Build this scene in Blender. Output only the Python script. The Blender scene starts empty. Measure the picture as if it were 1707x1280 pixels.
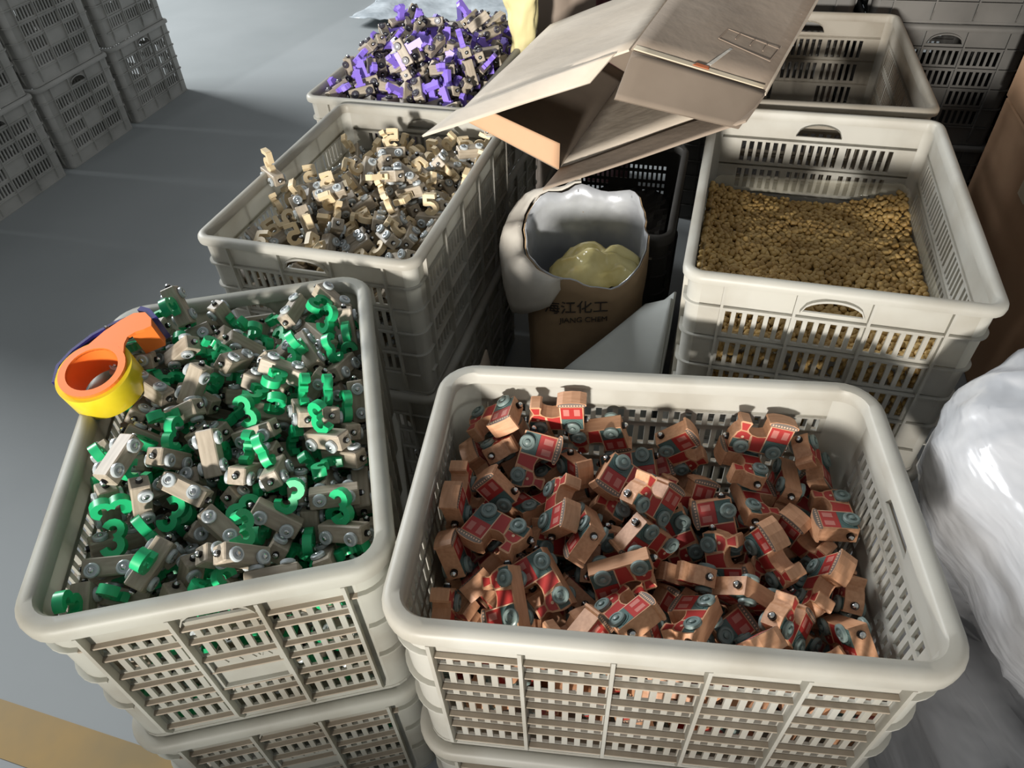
import bpy, bmesh, math, random
from mathutils import Vector, Matrix, Quaternion, noise
random.seed(11)
sc = bpy.context.scene
COL = sc.collection
PI = math.pi

# ------------------------------------------------------------------ camera
cam = bpy.data.cameras.new('camera'); co = bpy.data.objects.new('camera', cam); COL.objects.link(co)
cam.sensor_fit = 'HORIZONTAL'; cam.sensor_width = 36.0; cam.lens = 1197.45/1707*36; cam.clip_start = .02
RX = Vector((0.99851524, -0.03729006, -0.03970846)); UP = Vector((0.05447302, 0.68354365, 0.72787414)); FW = Vector((0, 0.72895647, -0.68456005))
m = Matrix.Identity(4)
for i in range(3): m[i][0], m[i][1], m[i][2] = RX[i], UP[i], -FW[i]
m.translation = (0, 0, 1.385); co.matrix_world = m; sc.camera = co
# ------------------------------------------------------------------ light
w = bpy.data.worlds.new('world'); sc.world = w; w.use_nodes = True
w.node_tree.nodes['Background'].inputs[0].default_value = (.92, .965, 1.0, 1)
w.node_tree.nodes['Background'].inputs[1].default_value = .29
def lamp(name, typ, loc, target, energy, color, **kw):
    l = bpy.data.lights.new(name, typ); o = bpy.data.objects.new(name, l); COL.objects.link(o)
    l.energy = energy; l.color = color
    for k, v in kw.items(): setattr(l, k, v)
    o.location = loc; o.rotation_euler = (Vector(target)-Vector(loc)).to_track_quat('-Z', 'Y').to_euler()
    return o
lamp('doorway_light', 'SPOT', (-2.15, -5.45, 1.74), (.12, 1.2, 1.20), 4500, (1, .955, .89), spot_size=math.radians(22), spot_blend=1.0, shadow_soft_size=.25)
lamp('window_light', 'AREA', (-5.8, 5.2, 3.8), (-.3, 1.4, .5), 700, (.94, .975, 1), shape='RECTANGLE', size=3.2, size_y=2.0)
sc.view_settings.view_transform = 'Standard'; sc.view_settings.look = 'None'
sc.view_settings.exposure = 0; sc.view_settings.gamma = 1; sc.view_settings.use_curve_mapping = False

# ------------------------------------------------------------------ materials
def mat(name, col, rough=.6, metal=0, col2=None, scale=8, detail=4, bump=0, bscale=60, contrast=(.35, .65), alpha=1, stretch=None, trans=0, coat=0):
    M = bpy.data.materials.new(name); M.use_nodes = True; nt = M.node_tree; b = nt.nodes['Principled BSDF']
    b.inputs['Base Color'].default_value = (*col, 1); b.inputs['Roughness'].default_value = rough; b.inputs['Metallic'].default_value = metal
    if coat: b.inputs['Coat Weight'].default_value = coat
    if trans: b.inputs['Transmission Weight'].default_value = trans
    b.inputs['Alpha'].default_value = alpha
    if col2 or bump:
        tc = nt.nodes.new('ShaderNodeTexCoord'); mp = nt.nodes.new('ShaderNodeMapping')
        nt.links.new(tc.outputs['Object'], mp.inputs[0])
        if stretch: mp.inputs['Scale'].default_value = stretch
    if col2:
        n = nt.nodes.new('ShaderNodeTexNoise'); n.inputs['Scale'].default_value = scale; n.inputs['Detail'].default_value = detail
        nt.links.new(mp.outputs[0], n.inputs['Vector'])
        r = nt.nodes.new('ShaderNodeValToRGB'); r.color_ramp.elements[0].position, r.color_ramp.elements[1].position = contrast
        r.color_ramp.elements[0].color = (*col, 1); r.color_ramp.elements[1].color = (*col2, 1)
        nt.links.new(n.outputs['Fac'], r.inputs[0]); nt.links.new(r.outputs[0], b.inputs['Base Color'])
    if bump:
        n2 = nt.nodes.new('ShaderNodeTexNoise'); n2.inputs['Scale'].default_value = bscale; nt.links.new(mp.outputs[0], n2.inputs['Vector'])
        bp = nt.nodes.new('ShaderNodeBump'); bp.inputs['Strength'].default_value = bump; bp.inputs['Distance'].default_value = .01
        nt.links.new(n2.outputs['Fac'], bp.inputs['Height']); nt.links.new(bp.outputs[0], b.inputs['Normal'])
    return M
M = {}
M['crate'] = mat('cream_plastic', (.65, .635, .575), .45, col2=(.50, .465, .39), scale=7, detail=8, contrast=(.45, .75))
M['crate_dusty_shaded'] = mat('dusty_shaded_plastic', (.57, .565, .50), .5, col2=(.38, .345, .275), scale=6, detail=8, contrast=(.42, .72))  # dusty plastic, with the shade on the front wall darkened into the colour
M['grime'] = mat('grimy_ledge_plastic', (.36, .305, .235), .7, col2=(.26, .215, .16), scale=9, detail=6)
M['crate_grey'] = mat('grey_plastic', (.50, .49, .46), .6, col2=(.36, .355, .33), scale=6, detail=6)
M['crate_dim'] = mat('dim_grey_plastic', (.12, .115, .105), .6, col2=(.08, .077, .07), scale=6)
M['crate_stained_shaded'] = mat('stained_shaded_plastic', (.46, .42, .35), .5, col2=(.30, .255, .19), scale=6, detail=8, contrast=(.4, .7))  # dirty plastic, also darkened in colour for the shade of the cardboard box
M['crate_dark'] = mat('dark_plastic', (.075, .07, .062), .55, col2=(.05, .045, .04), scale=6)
M['wood'] = mat('peach_wood', (.56, .30, .17), .55, col2=(.46, .23, .12), scale=30, stretch=(1, 6, 6))
M['block'] = mat('pale_wood', (.41, .35, .27), .5, col2=(.31, .26, .195), scale=30, stretch=(1, 6, 6))
M['block_dark'] = mat('dark_painted_wood', (.05, .045, .06), .4)
M['wheel'] = mat('grey_green_plastic', (.165, .215, .20), .4)
M['wheel_grey'] = mat('silver_grey_plastic', (.50, .54, .55), .3, metal=.25)
M['nail'] = mat('steel', (.62, .63, .62), .22, metal=1)
M['magnet'] = mat('black_magnet', (.02, .02, .02), .18, metal=.7)
M['green'] = mat('green_paint', (.015, .40, .15), .35)
M['natural'] = mat('cream_wood', (.70, .57, .36), .5, col2=(.62, .48, .29), scale=30)
M['purple'] = mat('purple_paint', (.26, .17, .68), .4)
M['red'] = mat('red_print', (.36, .032, .028), .4)
M['pink'] = mat('window_print', (.48, .17, .14), .4)
M['roofgrey'] = mat('roof_trim_print', (.16, .13, .11), .5)
M['fender'] = mat('fender_print', (.07, .12, .11), .45)
M['line'] = mat('pale_line_print', (.66, .42, .28), .5)
M['pellet'] = mat('golden_pellet', (.50, .33, .115), .45, col2=(.33, .195, .055), scale=25)
M['card'] = mat('brown_cardboard', (.30, .24, .185), .8, col2=(.25, .197, .15), scale=5, bump=.15, bscale=30)
M['card_pale'] = mat('pale_cardboard', (.57, .50, .41), .8, col2=(.49, .42, .335), scale=4, bump=.15, bscale=25)
M['card_in_shaded'] = mat('card_inside_shaded', (.20, .158, .12), .85, col2=(.165, .128, .095), scale=6)  # inner kraft brown, darkened further to stand in for shade in the box
M['card_orange'] = mat('orange_cardboard', (.52, .32, .19), .8, col2=(.46, .27, .155), scale=5)
M['ink'] = mat('black_ink', (.035, .028, .022), .7)
M['tapewhite'] = mat('cream_tape', (.70, .60, .44), .4)
M['stain'] = mat('orange_stain', (.50, .14, .05), .6)
M['kraft'] = mat('kraft_paper', (.34, .235, .135), .85, col2=(.25, .165, .09), scale=9, bump=.35, bscale=18)
M['paperwhite'] = mat('white_paper', (.56, .53, .47), .8, col2=(.44, .405, .35), scale=8, bump=.4, bscale=14)
M['foil'] = mat('silver_liner', (.50, .52, .54), .33, metal=.35, col2=(.38, .39, .41), scale=9, bump=.7, bscale=16)
M['resin'] = mat('yellow_film', (.72, .62, .28), .15, col2=(.55, .44, .14), scale=14, bump=.8, bscale=22)
M['sack'] = mat('white_sack', (.50, .52, .49), .7, col2=(.42, .43, .40), scale=5, bump=.25, bscale=16)
M['film'] = mat('white_film', (.52, .52, .53), .22, col2=(.40, .40, .41), scale=5, bump=.55, bscale=14, coat=.4, stretch=(1, 1, 3.2))
M['film_grey'] = mat('grey_film', (.40, .40, .41), .3, col2=(.30, .30, .31), scale=6, bump=.6, bscale=12, stretch=(1, 1, 4))
M['clear'] = mat('clear_film', (.85, .80, .62), .08, alpha=.16)
M['tarp'] = mat('blue_white_film', (.66, .71, .74), .25, col2=(.45, .50, .53), scale=9, bump=.8, bscale=12)
M['orange'] = mat('orange_plastic', (.86, .20, .035), .38)
M['yellow'] = mat('yellow_tape', (.80, .62, .03), .25, col2=(.68, .52, .02), scale=22)
M['navy'] = mat('navy_plastic', (.022, .018, .13), .35)
M['gold_paper'] = mat('yellow_paper', (.66, .58, .30), .5, bump=.5, bscale=14)
M['maroon'] = mat('maroon_film', (.11, .04, .045), .4, bump=.5, bscale=12)
M['brownpaper'] = mat('brown_paper', (.24, .19, .15), .7, bump=.5, bscale=12)

def translucent(M_, f):
    nt = M_.node_tree; b = nt.nodes['Principled BSDF']; out = nt.nodes['Material Output']
    t = nt.nodes.new('ShaderNodeBsdfTranslucent'); mx = nt.nodes.new('ShaderNodeMixShader'); mx.inputs[0].default_value = f
    if b.inputs['Base Color'].links: nt.links.new(b.inputs['Base Color'].links[0].from_socket, t.inputs[0])
    else: t.inputs[0].default_value = b.inputs['Base Color'].default_value
    nt.links.new(b.outputs[0], mx.inputs[1]); nt.links.new(t.outputs[0], mx.inputs[2]); nt.links.new(mx.outputs[0], out.inputs[0])
for k in ('crate', 'crate_dusty_shaded', 'crate_stained_shaded'): translucent(M[k], .45)
# ------------------------------------------------------------------ mesh helpers
class MB:
    def __init__(s): s.v = []; s.f = []; s.m = []
    def add(s, vs, fs, mi=0):
        b = len(s.v); s.v += [tuple(p) for p in vs]; s.f += [tuple(b+i for i in f) for f in fs]; s.m += [mi]*len(fs)
    def box(s, x0, x1, y0, y1, z0, z1, mi=0, fn=None):
        p = [(x, y, z) for x in (x0, x1) for y in (y0, y1) for z in (z0, z1)]
        if fn: p = [fn(*q) for q in p]
        s.add(p, [(0, 1, 3, 2), (4, 6, 7, 5), (0, 4, 5, 1), (2, 3, 7, 6), (0, 2, 6, 4), (1, 5, 7, 3)], mi)
    def prism(s, poly, h0, h1, mi=0, fn=None):
        """poly in (x,z) extruded along y from h0 to h1"""
        n = len(poly); vs = [(x, h0, z) for x, z in poly]+[(x, h1, z) for x, z in poly]
        if fn: vs = [fn(*q) for q in vs]
        fs = [tuple(range(n)), tuple(range(2*n-1, n-1, -1))]+[(i, n+i, n+(i+1) % n, (i+1) % n) for i in range(n)]
        s.add(vs, fs, mi)
    def lathe(s, prof, n, mi=0, fn=None, cap0=True, cap1=True):
        """prof: (r, y) along y axis"""
        vs = []
        for r, y in prof:
            for k in range(n):
                a = 2*PI*k/n; vs.append((r*math.cos(a), y, r*math.sin(a)))
        if fn: vs = [fn(*q) for q in vs]
        fs = []
        for j in range(len(prof)-1):
            for k in range(n): fs.append((j*n+k, j*n+(k+1) % n, (j+1)*n+(k+1) % n, (j+1)*n+k))
        if cap0: fs.append(tuple(range(n-1, -1, -1)))
        if cap1: fs.append(tuple((len(prof)-1)*n+k for k in range(n)))
        s.add(vs, fs, mi)
    def mesh(s, name, mats, smooth=False):
        me = bpy.data.meshes.new(name); me.from_pydata(s.v, [], s.f)
        for mm in mats: me.materials.append(mm)
        me.polygons.foreach_set('material_index', s.m)
        if smooth: me.polygons.foreach_set('use_smooth', [True]*len(s.f))
        bm = bmesh.new(); bm.from_mesh(me); bmesh.ops.recalc_face_normals(bm, faces=bm.faces); bm.to_mesh(me); bm.free()
        me.update(); return me
def link(name, data, parent=None, loc=(0, 0, 0), rot=(0, 0, 0)):
    o = bpy.data.objects.new(name, data); COL.objects.link(o); o.location = loc; o.rotation_euler = rot
    if parent: o.parent = parent
    return o
def tag(o, label, cat, group=None, kind=None):
    o['label'] = label
    if cat: o['category'] = cat
    if group: o['group'] = group
    if kind: o['kind'] = kind
    return o
def smooth_angle(me, ang=40):
    me.polygons.foreach_set('use_smooth', [True]*len(me.polygons))
    try: me.set_sharp_from_angle(angle=math.radians(ang))
    except Exception: pass
def bevel(me, wdt, seg=1):
    bm = bmesh.new(); bm.from_mesh(me)
    bmesh.ops.bevel(bm, geom=bm.edges[:], offset=wdt, segments=seg, affect='EDGES', profile=.5, clamp_overlap=True)
    bm.to_mesh(me); bm.free(); return me
def rrect(a, b, r, n=6):
    """rounded rectangle path: list of (x, y, nx, ny)"""
    out = []
    for cx, cy, a0 in ((a-r, b-r, 0), (-a+r, b-r, PI/2), (-a+r, -b+r, PI), (a-r, -b+r, 1.5*PI)):
        for k in range(n+1):
            t = a0+PI/2*k/n; out.append((cx+r*math.cos(t), cy+r*math.sin(t), math.cos(t), math.sin(t)))
    return out

# ------------------------------------------------------------------ floor and setting
fm = bpy.data.materials.new('painted_concrete'); fm.use_nodes = True; nt = fm.node_tree; b = nt.nodes['Principled BSDF']
tc = nt.nodes.new('ShaderNodeTexCoord')
n1 = nt.nodes.new('ShaderNodeTexNoise'); n1.inputs['Scale'].default_value = 1.3; n1.inputs['Detail'].default_value = 8; nt.links.new(tc.outputs['Object'], n1.inputs['Vector'])
r1 = nt.nodes.new('ShaderNodeValToRGB'); r1.color_ramp.elements[0].position = .3; r1.color_ramp.elements[1].position = .75
r1.color_ramp.elements[0].color = (.27, .29, .29, 1); r1.color_ramp.elements[1].color = (.335, .353, .353, 1)
nt.links.new(n1.outputs['Fac'], r1.inputs[0])
# worn pale lane beyond the painted aisle
sep = nt.nodes.new('ShaderNodeSeparateXYZ'); nt.links.new(tc.outputs['Object'], sep.inputs[0])
ma = nt.nodes.new('ShaderNodeMath'); ma.operation = 'MULTIPLY_ADD'; ma.inputs[1].default_value = -.454; ma.inputs[2].default_value = 0
nt.links.new(sep.outputs['Y'], ma.inputs[0])
ad = nt.nodes.new('ShaderNodeMath'); nt.links.new(sep.outputs['X'], ad.inputs[0]); nt.links.new(ma.outputs[0], ad.inputs[1])
mr = nt.nodes.new('ShaderNodeMapRange'); mr.inputs[1].default_value = -3.2; mr.inputs[2].default_value = -3.14; nt.links.new(ad.outputs[0], mr.inputs[0])
mx = nt.nodes.new('ShaderNodeMixRGB'); nt.links.new(mr.outputs[0], mx.inputs[0]); nt.links.new(r1.outputs[0], mx.inputs[1]); r2 = nt.nodes.new('ShaderNodeMixRGB'); r2.inputs[0].default_value = .07; r2.inputs[2].default_value = (.8, .82, .83, 1); nt.links.new(r1.outputs[0], r2.inputs[1]); nt.links.new(r2.outputs[0], mx.inputs[2])
nt.links.new(mx.outputs[0], b.inputs['Base Color']); b.inputs['Roughness'].default_value = .68
fb = MB(); fb.box(-9, 7, -4, 12, -.1, 0)
fl = link('floor', fb.mesh('floor', [fm])); fl['kind'] = 'structure'; fl['label'] = 'grey painted concrete floor'
M['plaster'] = mat('grey_plaster', (.42, .42, .41), .85, col2=(.36, .36, .35), scale=1.5)
for nm_, bx, lb_ in (('wall_back', (-9, 7, 12, 12.15, 0, 4), 'far grey plaster wall behind the crates'), ('wall_right', (7, 7.15, -4, 12, 0, 4), 'grey plaster wall on the right'), ('wall_left', (-9.15, -9, -4, 12, 0, 4), 'grey plaster wall on the left')):
    wb = MB(); wb.box(*bx); wo = link(nm_, wb.mesh(nm_, [M['plaster']])); wo['kind'] = 'structure'; wo['label'] = lb_
M['linepaint'] = mat('yellow_floor_paint', (.40, .245, .065), .6, col2=(.29, .20, .075), scale=6)
lb = MB()
lb.prism([(-2.6, 1.165), (-.3, .40), (-.3, .305), (-2.6, 1.07)], 0, .0012, fn=lambda x, y, z: (x, z, y))
ln = link('trim_1', lb.mesh('trim_1', [M['linepaint']])); ln['kind'] = 'structure'; ln['label'] = 'worn yellow line painted on the floor'

# ------------------------------------------------------------------ crates
T1 = dict(L=.62, W=.436, R=.056, t=.004, it=.012, ib=.018, bay=.100, rib=(.0045, .012), led=(.003, .0068), rimw=.024, skirt=.023, band=.060, bot=.032)
T2 = dict(L=.657, W=.462, R=.034, t=.004, it=.011, ib=.017, bay=.108, rib=(.0042, .008), led=(.003, .0055), rimw=.0185, skirt=.016, band=.062, bot=.056)
CACHE = {}
def crate_parts(T, H, key, material):
    k = (key, H, material.name)
    if k in CACHE: return CACHE[k]
    L, W, R, t = T['L'], T['W'], T['R'], T['t']; hw = {}
    inset = lambda z: T['ib']+(T['it']-T['ib'])*z/H
    parts = []     # (name, mesh, rotz, children)
    def rows():
        zt, zb = H-T['band'], T['bot']; out = []
        if key == 1:
            p = (zt-zb)/3
            for i in range(3):
                top = zt-i*p; out.append((top-.40*p, top)); out.append((top-p, top-.40*p))
        else:
            p = (zt-zb)/4
            for i in range(4): out.append((zt-(i+1)*p, zt-i*p))
        return out
    for side in ('short', 'long'):
        half = (L if side == 'short' else W)/2; full = (W if side == 'short' else L); Ls = full/2-R; nb = 3 if side == 'short' else 5
        run = nb*T['bay']/2
        fn = lambda u, d, z: (u, -(half-inset(z)+d), z)      # wall on the -y side
        mb = MB(); rw = rows()
        bar = lambda u0, u1, z0, z1: mb.box(u0, u1, -t, 0, z0, z1, 0, fn)
        blank_rows = ((2, 3) if key == 1 else (2,)) if side == 'short' else ()
        bar(-Ls, Ls, .006, T['bot']+.003)
        zt = H-T['band']
        ahw = T['bay']*.43; az0, ah = zt+.010, .026
        if side == 'short':
            bar(-Ls, -ahw, zt-.003, H-.003); bar(ahw, Ls, zt-.003, H-.003); bar(-ahw, ahw, zt-.003, az0)
            N = 14
            zz = lambda u: az0+ah*math.sqrt(max(0, 1-(u/ahw)**2))**1.0
            for i in range(N):
                u0, u1 = -ahw+2*ahw*i/N, -ahw+2*ahw*(i+1)/N
                a0, a1 = zz(u0), zz(u1)
                vs = [fn(u, d, z) for d in (-t, 0) for u, z in ((u0, a0), (u1, a1), (u1, H-.003), (u0, H-.003))]
                mb.add(vs, [(0, 1, 2, 3), (7, 6, 5, 4), (0, 4, 5, 1), (1, 5, 6, 2), (2, 6, 7, 3), (3, 7, 4, 0)])
                vs = [fn(u, d, z) for d in (-t, .007) for u, z in ((u0, a0), (u1, a1), (u1, a1+.004), (u0, a0+.004))]
                mb.add(vs, [(0, 1, 2, 3), (7, 6, 5, 4), (0, 4, 5, 1), (1, 5, 6, 2), (2, 6, 7, 3), (3, 7, 4, 0)])
        else: bar(-Ls, Ls, zt-.003, H-.003)
        pitch = T['bay']/6; sw = pitch*.54
        for ri, (z0, z1) in enumerate(rw):
            s0, s1 = (z0+.004, z1-.005) if key == 1 else (z0+.009, z1-.008)
            bar(-Ls, Ls, s1, z1+.003)
            bar(-Ls, Ls, z0-.001, s0)
            u = -Ls
            for bi in range(nb):
                if ri in blank_rows and bi == 1: continue
                for si in range(6):
                    c = -run+(bi+.5)*T['bay']+pitch*(si-2.5)*(1 if key == 1 else .93)
                    bar(u, c-sw/2, s0, s1); u = c+sw/2
            bar(u, Ls, s0, s1)
            lw, ld = T['led']
            mb.box(-Ls if key == 2 else -run, Ls if key == 2 else run, 0, ld, z0-lw/2, z0+lw/2, 2-key, fn)
        lw, ld = T['led']; mb.box(-Ls, Ls, 0, ld, zt-lw/2, zt+lw/2, 2-key, fn)
        if side == 'short' and key == 1:      # framed blank plate with worn raised strokes
            z0, z1 = rw[3][0], rw[2][1]; a = T['bay']/2
            for x0, x1, y0, y1 in ((-a+.003, -a+.008, z0, z1), (a-.008, a-.003, z0, z1), (-a, a, z0, z0+.004), (-a, a, z1-.004, z1)): mb.box(x0, x1, 0, .006, y0, y1, 0, fn)
            zc = z1-.014
            for i, (dx0, dx1) in enumerate(((-.03, -.024), (-.012, -.006), (.004, .011), (.012, .018), (.024, .018), (.024, .031))):
                vs = [fn(x+e, d, z) for d in (0, .0014) for x, z, e in ((dx0, zc+.009, 0), (dx0, zc+.009, .0022), (dx1, zc-.008, .0022), (dx1, zc-.008, 0))]
                mb.add(vs, [(0, 1, 2, 3), (7, 6, 5, 4), (0, 4, 5, 1), (1, 5, 6, 2), (2, 6, 7, 3), (3, 7, 4, 0)])
        me = mb.mesh(side+'_wall', [material, M['grime']])
        rb = MB(); rwid, rd = T['rib']
        rb.box(-rwid/2, rwid/2, 0, rd, 0, 1)
        ribs = []
        for i in range(nb+1):
            u = -run+i*T['bay']; q = MB()
            vs = [fn(u+e, d, z) for e in (-rwid/2, rwid/2) for d, z in ((0, .008), (rd*.35, .012), (rd, .035), (rd, H-T['skirt']-.001), (0, H-T['skirt']-.001))]
            q.add(vs, [(0, 1, 2, 3, 4), (9, 8, 7, 6, 5)]+[(j, 5+j, 5+(j+1) % 5, (j+1) % 5) for j in range(5)])
            ribs.append(q.mesh('rib', [material]))
        for r in ((0, PI) if side == 'short' else (PI/2, -PI/2)): parts.append((side+'_wall', me, r, ribs))
    # corners
    def corner():
        mb = MB(); n = 7; zs = (.006, H*.5, H-.003); ring = []
        for z in zs:
            a, bb = W/2-inset(z), L/2-inset(z); rr = R-inset(z)
            for off in (0, -t):
                for k in range(n+1):
                    th = PI/2*k/n; ring.append((W/2-R+(rr+off)*math.cos(th), L/2-R+(rr+off)*math.sin(th), z))
        mm = n+1; fs = []
        for zi in range(2):
            for k in range(n):
                o0 = zi*2*mm; o1 = (zi+1)*2*mm
                fs.append((o0+k, o0+k+1, o1+k+1, o1+k)); fs.append((o0+mm+k+1, o0+mm+k, o1+mm+k, o1+mm+k+1))
        for k in range(n): fs.append((k, mm+k, mm+k+1, k+1)); fs.append((4*mm+k, 4*mm+k+1, 5*mm+k+1, 5*mm+k))
        mb.add(ring, fs)
        # flanges
        rws = rows(); levs = [H-T['band'], rws[1][0], rws[3][0]] if key == 1 else [H-T['band'], rws[0][0], rws[1][0], rws[2][0]]
        dd = T['rib'][1]*(.55 if key == 1 else .7)
        for z in levs:
            vs = []
            for zz2 in (z-.0018, z+.0018):
                rr = R-inset(z)
                for off in (-.001, dd):
                    for k in range(n+1):
                        th = PI/2*k/n; vs.append((W/2-R+(rr+off)*math.cos(th), L/2-R+(rr+off)*math.sin(th), zz2))
            fs = []
            for k in range(n):
                fs += [(k, k+1, mm+k+1, mm+k), (2*mm+k, 3*mm+k, 3*mm+k+1, 2*mm+k+1), (mm+k, mm+k+1, 3*mm+k+1, 3*mm+k)]
            mb.add(vs, fs)
        me = mb.mesh('corner_post', [material], True); smooth_angle(me, 35); return me
    cm = corner()
    for sx, sy in ((1, 1), (-1, 1), (-1, -1), (1, -1)): parts.append(('corner_post', cm, (sx, sy), ()))
    # rim: swept lip
    prof = [(-T['rimw'], -.020), (-T['rimw'], -.005), (-T['rimw']+.003, -.0008), (-.011, .0), (-.005, -.0012), (-.0012, -.005), (0, -.010), (-.0008, -T['skirt']), (-.0045, -T['skirt']), (-.0045, -.008), (-.013, -.006), (-.0145, -.020)]
    path = rrect(W/2, L/2, R, 7); mb = MB(); P = len(prof)
    vs = [(x+nx*o, y+ny*o, H+z) for x, y, nx, ny in path for o, z in prof]
    fs = [(i*P+j, i*P+(j+1) % P, ((i+1) % len(path))*P+(j+1) % P, ((i+1) % len(path))*P+j) for i in range(len(path)) for j in range(P)]
    mb.add(vs, fs); me = mb.mesh('rim', [material], True); smooth_angle(me, 50); parts.append(('rim', me, 0, ()))
    mb = MB(); path = rrect(W/2-T['ib']+.001, L/2-T['ib']+.001, R-T['ib'], 5)
    n = len(path); mb.add([(x, y, .0005) for x, y, _, _ in path]+[(x, y, .007) for x, y, _, _ in path], [tuple(range(n-1, -1, -1)), tuple(range(n, 2*n))]+[(i, (i+1) % n, n+(i+1) % n, n+i) for i in range(n)])
    parts.append(('base', mb.mesh('base', [material]), 0, ()))
    CACHE[k] = parts; return parts
def crate(T, key, H, loc, yaw, material, label, group=None, scale=1):
    root = link('plastic_crate', None, None, loc, (0, 0, yaw)); tag(root, label, 'crate', group)
    for name, me, r, ch in crate_parts(T, H, key, material):
        if name == 'corner_post':
            o = link(name, me, root); o.scale = (r[0], r[1], 1)
        else: o = link(name, me, root, (0, 0, 0), (0, 0, r))
        for c in ch: link('rib', c, o)
    if scale != 1: root.scale = (scale, scale, 1)
    return root
HA, HC, HE, HG = .333, .3385, .371, .345
S = 1.06
CR = {'A': (-.4097, .7393, .1612, HA), 'B': (.1729, .5514, -.1525, .338), 'C': (-.2635*S, 1.3714*S, -.3079, HC), 'D': (-.1696*S, 1.9976*S, -.3295, HC), 'E': (.5557*S, 1.0913*S, -.3063, HE), 'F': (.7487*S, 1.7138*S, -.282, HE)}
desc = {'A': 'cream plastic crate full of toy cars with green number threes', 'B': 'cream plastic crate holding red and peach wooden toy trains, in front', 'C': 'cream plastic crate heaped with toy cars with plain wooden number fives',
        'D': 'cream plastic crate heaped with toy cars with purple number ones, at the back', 'E': 'cream plastic crate holding golden wooden pellets', 'F': 'nearly empty cream plastic crate behind the crate of golden pellets'}
below = {'A': 'cream crate under the crate of green number toys', 'B': 'cream crate under the crate of red toy trains', 'C': 'cream crate under the crate of plain wooden number fives', 'D': 'cream crate under the crate of purple number toys', 'E': 'shaded cream crate under the crate of golden pellets', 'F': 'cream crate under the nearly empty crate at the back right'}
for k, (x, y, yaw, H) in CR.items():
    T, key = (T1, 1) if k in 'AB' else (T2, 2)
    mm = M['crate_dusty_shaded'] if k == 'A' else M['crate_stained_shaded'] if k == 'F' else M['crate']
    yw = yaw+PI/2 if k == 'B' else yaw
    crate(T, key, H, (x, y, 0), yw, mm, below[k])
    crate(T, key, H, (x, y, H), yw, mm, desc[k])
# dark crates in the gap behind the paper bag
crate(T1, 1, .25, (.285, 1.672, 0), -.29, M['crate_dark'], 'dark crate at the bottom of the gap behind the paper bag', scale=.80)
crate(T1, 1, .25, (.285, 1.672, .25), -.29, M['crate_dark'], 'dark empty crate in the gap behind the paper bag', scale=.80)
# grey stack by the aisle at the far left
u = Vector((math.cos(1.3016), math.sin(1.3016), 0)); nrm = Vector((u.y, -u.x, 0))
cols = ['the end column of the far left stack', 'the second column from the right of the far left stack', 'the third column from the right of the far left stack', 'the leftmost column of the far left stack']
for i in range(4):
    c = Vector((-1.588, 3.875, 0))-u*(.476*i)-u*.231-nrm*.3285
    for lv in range(3):
        crate(T2, 2, HG, (c.x, c.y, lv*HG), 1.3016, M['crate_grey'], ('bottom', 'second', 'third')[lv]+' grey crate in '+cols[i])
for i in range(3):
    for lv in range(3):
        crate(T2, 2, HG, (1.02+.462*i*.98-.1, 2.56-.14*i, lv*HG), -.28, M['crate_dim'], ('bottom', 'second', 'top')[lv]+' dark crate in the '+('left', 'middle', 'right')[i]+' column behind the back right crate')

# ------------------------------------------------------------------ toys
def stroke(mb, pts, wd, y0, y1, mi=0):
    n = len(pts); L_, R_ = [], []
    for i, p in enumerate(pts):
        a = pts[max(0, i-1)]; c = pts[min(n-1, i+1)]; dx, dz = c[0]-a[0], c[1]-a[1]; l = math.hypot(dx, dz); nx, nz = -dz/l, dx/l
        L_.append((p[0]+nx*wd/2, p[1]+nz*wd/2)); R_.append((p[0]-nx*wd/2, p[1]-nz*wd/2))
    vs = []
    for i in range(n): vs += [(L_[i][0], y0, L_[i][1]), (R_[i][0], y0, R_[i][1]), (R_[i][0], y1, R_[i][1]), (L_[i][0], y1, L_[i][1])]
    fs = [(0, 1, 2, 3), (4*n-1, 4*n-2, 4*n-3, 4*n-4)]
    for i in range(n-1):
        for j in range(4): fs.append((4*i+j, 4*i+4+j, 4*i+4+(j+1) % 4, 4*i+(j+1) % 4))
    mb.add(vs, fs, mi)
arc = lambda cx, cz, r, a0, a1, n: [(cx+r*math.cos(math.radians(a0+(a1-a0)*k/n)), cz+r*math.sin(math.radians(a0+(a1-a0)*k/n))) for k in range(n+1)]
def digit(kind):
    mb = MB(); y0, y1, b = -.006, .006, .012
    if kind == '3':
        stroke(mb, arc(0, b+.0335, .0098, 165, -80, 9), .0090, y0, y1); stroke(mb, arc(0, b+.0132, .0108, 80, -165, 9), .0092, y0*.99, y1*.99)
    elif kind == '5':
        stroke(mb, [(.013, b+.041), (-.010, b+.041)], .009, y0, y1); stroke(mb, [(-.0095, b+.044), (-.0105, b+.020)], .009, y0*.99, y1*.99)
        stroke(mb, [(-.0125, b+.0235)]+arc(0, b+.0145, .0112, 110, -155, 9), .0095, y0*.98, y1*.98)
    else:
        stroke(mb, [(.002, b-.0005), (.002, b+.044)], .016, y0, y1); stroke(mb, [(-.011, b+.030), (.003, b+.041)], .009, y0*.99, y1*.99); stroke(mb, [(-.012, b+.0035), (.015, b+.0035)], .008, y0*.98, y1*.98)
    return mb
def wheel_mb(r, th, n, mi=(0, 1)):
    mb = MB(); mb.lathe([(r*.9, 0), (r, th*.2), (r, th*.8), (r*.86, th), (r*.66, th), (r*.60, th*.78), (r*.40, th*.78)], n, mi[0])
    mb.lathe([(r*.36, th*.7), (r*.36, th*1.12), (r*.2, th*1.3)], 8, mi[1]); return mb
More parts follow.
